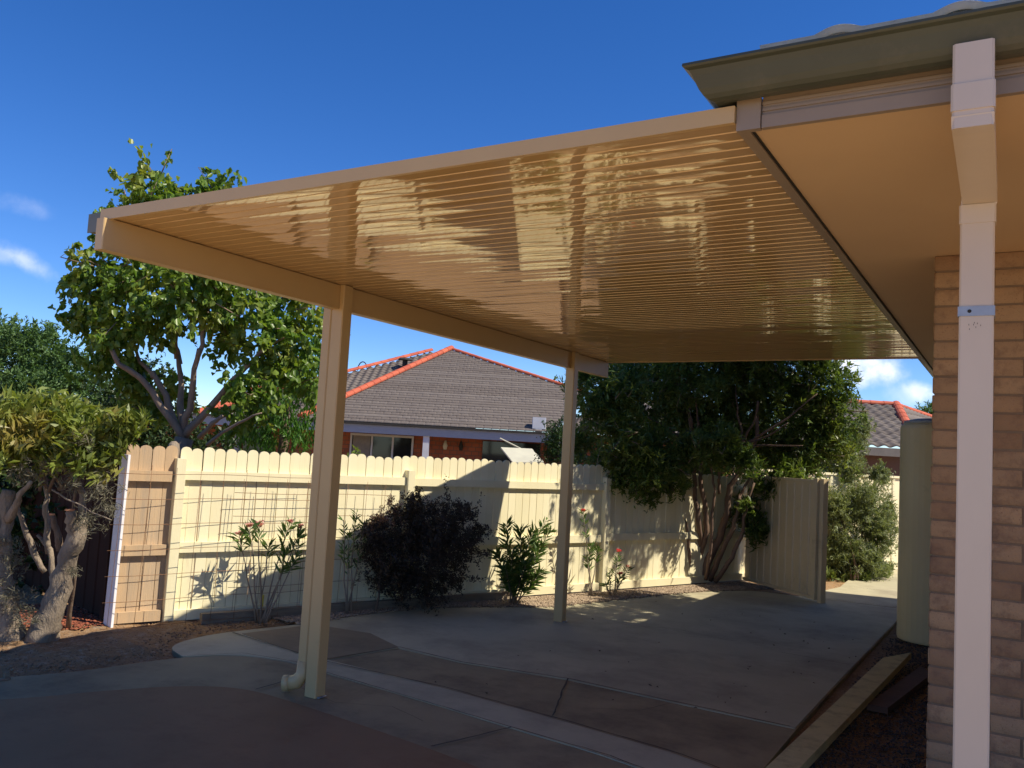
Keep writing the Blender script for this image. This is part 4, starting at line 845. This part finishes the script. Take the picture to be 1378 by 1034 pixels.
# distant trees
def far_tree(lab, lst, m_, L_, cat='tree', per=16, ntw=20, name='distant_tree'):
    c = lst[0]; g_ = at(c[0], 620, c[2]); g_[2] = 0; tt = empty(name, g_, lab, cat); limb(tt, g_, at(*c[:3]), .12, .05, M_bark2, name='trunk')
    foliage('crown', px_clumps(lst), per, ntw, L_, L_*.4, m_, tt, up=.3, spread=.9, tl=.5)
far_tree('dark round conifer beside the awning behind the fence', [(750, 600, 17, (.3, .4, .55)), (742, 608, 17, (.18, .3, .3)), (752, 582, 17.2, (.2, .3, .3)), (765, 605, 17, (.4, .4, .6))], leafmat('conifer', (.02, .05, .01), (.035, .075, .018), .2), .06, ntw=130, per=24, name='conifer_shrub')
far_tree('small spiky tree tip above the neighbour roof by the far post', [(745, 518, 38, (.35, .35, .4)), (760, 525, 38, (.3, .3, .3)), (775, 515, 38, (.5, .5, .6))], FG, .16, ntw=14)
far_tree('distant tree behind the roof of the house at right', [(1245, 556, 40, (.6, .6, .5)), (1262, 560, 40, (.7, .6, .7)), (1225, 560, 40, (.3, .3, .25))], FG, .16, ntw=30)
far_tree('dark shrub mass behind the big corner tree', [(1060, 640, 14.5, (.7, .5, .9)), (980, 640, 14.5, (.8, .5, .9)), (890, 650, 14.5, (.8, .5, .8)), (820, 640, 14.5, (.6, .5, .7)), (1110, 620, 14.6, (.5, .5, .8)), (840, 580, 14.5, (.7, .6, .8)), (930, 570, 14.6, (.9, .6, .9)), (1030, 570, 14.6, (.9, .6, .9))], DG, .1, 'shrub', ntw=48, per=20, name='hedge_shrub')
far_tree('small green plant showing above the palings by the neighbour window', [(483, 612, 9.5, (.1, .08, .03)), (478, 609, 9.5, (.03, .03, .05))], LG, .06, 'plant', per=8, ntw=300, name='garden_plant')
# wood stump knob behind fence
tag(MB().tube([at(234, 604, 8.3)*np.array([1, 1, 0]), at(234, 606, 8.3), at(234, 598, 8.3), at(234, 594, 8.3)], [.05, .055, .05, .02], 10).build('stump', M_bark, smooth=True), 'grey rounded stump top behind the joint of the two fence bays', 'stump')

# ------------------------------------------------------------------ light, sky
sd = Vector((.98, .19, 1.19)).normalized(); el = math.asin(sd.z); az = math.atan2(sd.x, sd.y)
sun = bpy.data.lights.new('sun', 'SUN'); sun.energy = 5; sun.angle = math.radians(.5); sun.color = (1, .91, .74)
so = bpy.data.objects.new('sun', sun); COL.objects.link(so); so.rotation_euler = sd.to_track_quat('Z', 'Y').to_euler(); so.location = (20, 2, 25)
world = bpy.data.worlds.new('World'); scene.world = world; world.use_nodes = True; nt = world.node_tree; bg = nt.nodes['Background']
sky = nt.nodes.new('ShaderNodeTexSky'); sky.sky_type = 'NISHITA'; sky.sun_disc = False; sky.sun_elevation = el; sky.sun_rotation = az
sky.ozone_density = 3; sky.air_density = .7; sky.dust_density = 0.05; sky.altitude = 200
hsv = nt.nodes.new('ShaderNodeHueSaturation'); hsv.inputs['Saturation'].default_value = 1.3; hsv.inputs['Hue'].default_value = .511; nt.links.new(sky.outputs[0], hsv.inputs['Color'])
bg.inputs[1].default_value = .138
tc = nt.nodes.new('ShaderNodeTexCoord'); col = hsv.outputs[0]
def vm(op, a, b_=None):
    n = nt.nodes.new('ShaderNodeVectorMath'); n.operation = op
    for i, v in enumerate((a, b_)):
        if v is None: continue
        if hasattr(v, 'is_linked'): nt.links.new(v, n.inputs[i])
        else: n.inputs[i].default_value = tuple(float(q) for q in v)
    return n
def mt(op, a, b_=0, clamp=False):
    n = nt.nodes.new('ShaderNodeMath'); n.operation = op; n.use_clamp = clamp
    for i, v in enumerate((a, b_)):
        if hasattr(v, 'is_linked'): nt.links.new(v, n.inputs[i])
        else: n.inputs[i].default_value = float(v)
    return n.outputs[0]
nz = nt.nodes.new('ShaderNodeTexNoise'); nz.inputs['Scale'].default_value = 26; nz.inputs['Detail'].default_value = 7; nz.inputs['Roughness'].default_value = .55
nt.links.new(tc.outputs['Generated'], nz.inputs['Vector'])
# small cloud puffs, each a soft ellipse in the sky broken up by noise: direction, half-sizes (radians), tilt, density
for (x, y, sx, sy, tilt_, dens) in ((40, 352, .026, .010, .5, .36), (8, 345, .03, .009, 0, .3), (25, 275, .035, .01, .1, .16), (1163, 498, .040, .016, .12, 1.0), (1120, 488, .04, .014, 0, .6), (1245, 528, .02, .010, .3, .75), (1215, 530, .02, .01, .2, .3), (425, 548, .03, .012, 0, .35)):
    d_ = ray(x, y); d_ /= np.linalg.norm(d_); h_ = np.cross(d_, [0, 0, 1.]); h_ /= np.linalg.norm(h_); v_ = np.cross(h_, d_)
    hh, v2 = h_*math.cos(tilt_)-v_*math.sin(tilt_), v_*math.cos(tilt_)+h_*math.sin(tilt_)
    a = mt('DIVIDE', vm('DOT_PRODUCT', tc.outputs['Generated'], hh).outputs['Value'], sx); b_ = mt('DIVIDE', vm('DOT_PRODUCT', tc.outputs['Generated'], v2).outputs['Value'], sy)
    r2 = mt('ADD', mt('MULTIPLY', a, a), mt('MULTIPLY', b_, b_)); k = mt('SUBTRACT', 1.0, mt('MULTIPLY', r2, .55))
    k = mt('ADD', k, mt('MULTIPLY', mt('SUBTRACT', nz.outputs['Fac'], .5), 2.6)); k = mt('MULTIPLY', k, 1.0, True)
    fr = mt('GREATER_THAN', vm('DOT_PRODUCT', tc.outputs['Generated'], d_).outputs['Value'], 0.5)
    k = mt('MULTIPLY', mt('MULTIPLY', k, k), mt('MULTIPLY', fr, dens*.8))
    mx = nt.nodes.new('ShaderNodeMix'); mx.data_type = 'RGBA'; nt.links.new(k, mx.inputs[0]); nt.links.new(col, mx.inputs[6]); mx.inputs[7].default_value = (7.2, 7.3, 7.8, 1); col = mx.outputs[2]
nt.links.new(col, bg.inputs[0])
scene.view_settings.view_transform = 'Standard'; scene.view_settings.look = 'None'; scene.view_settings.exposure = 0.36; scene.view_settings.gamma = 1
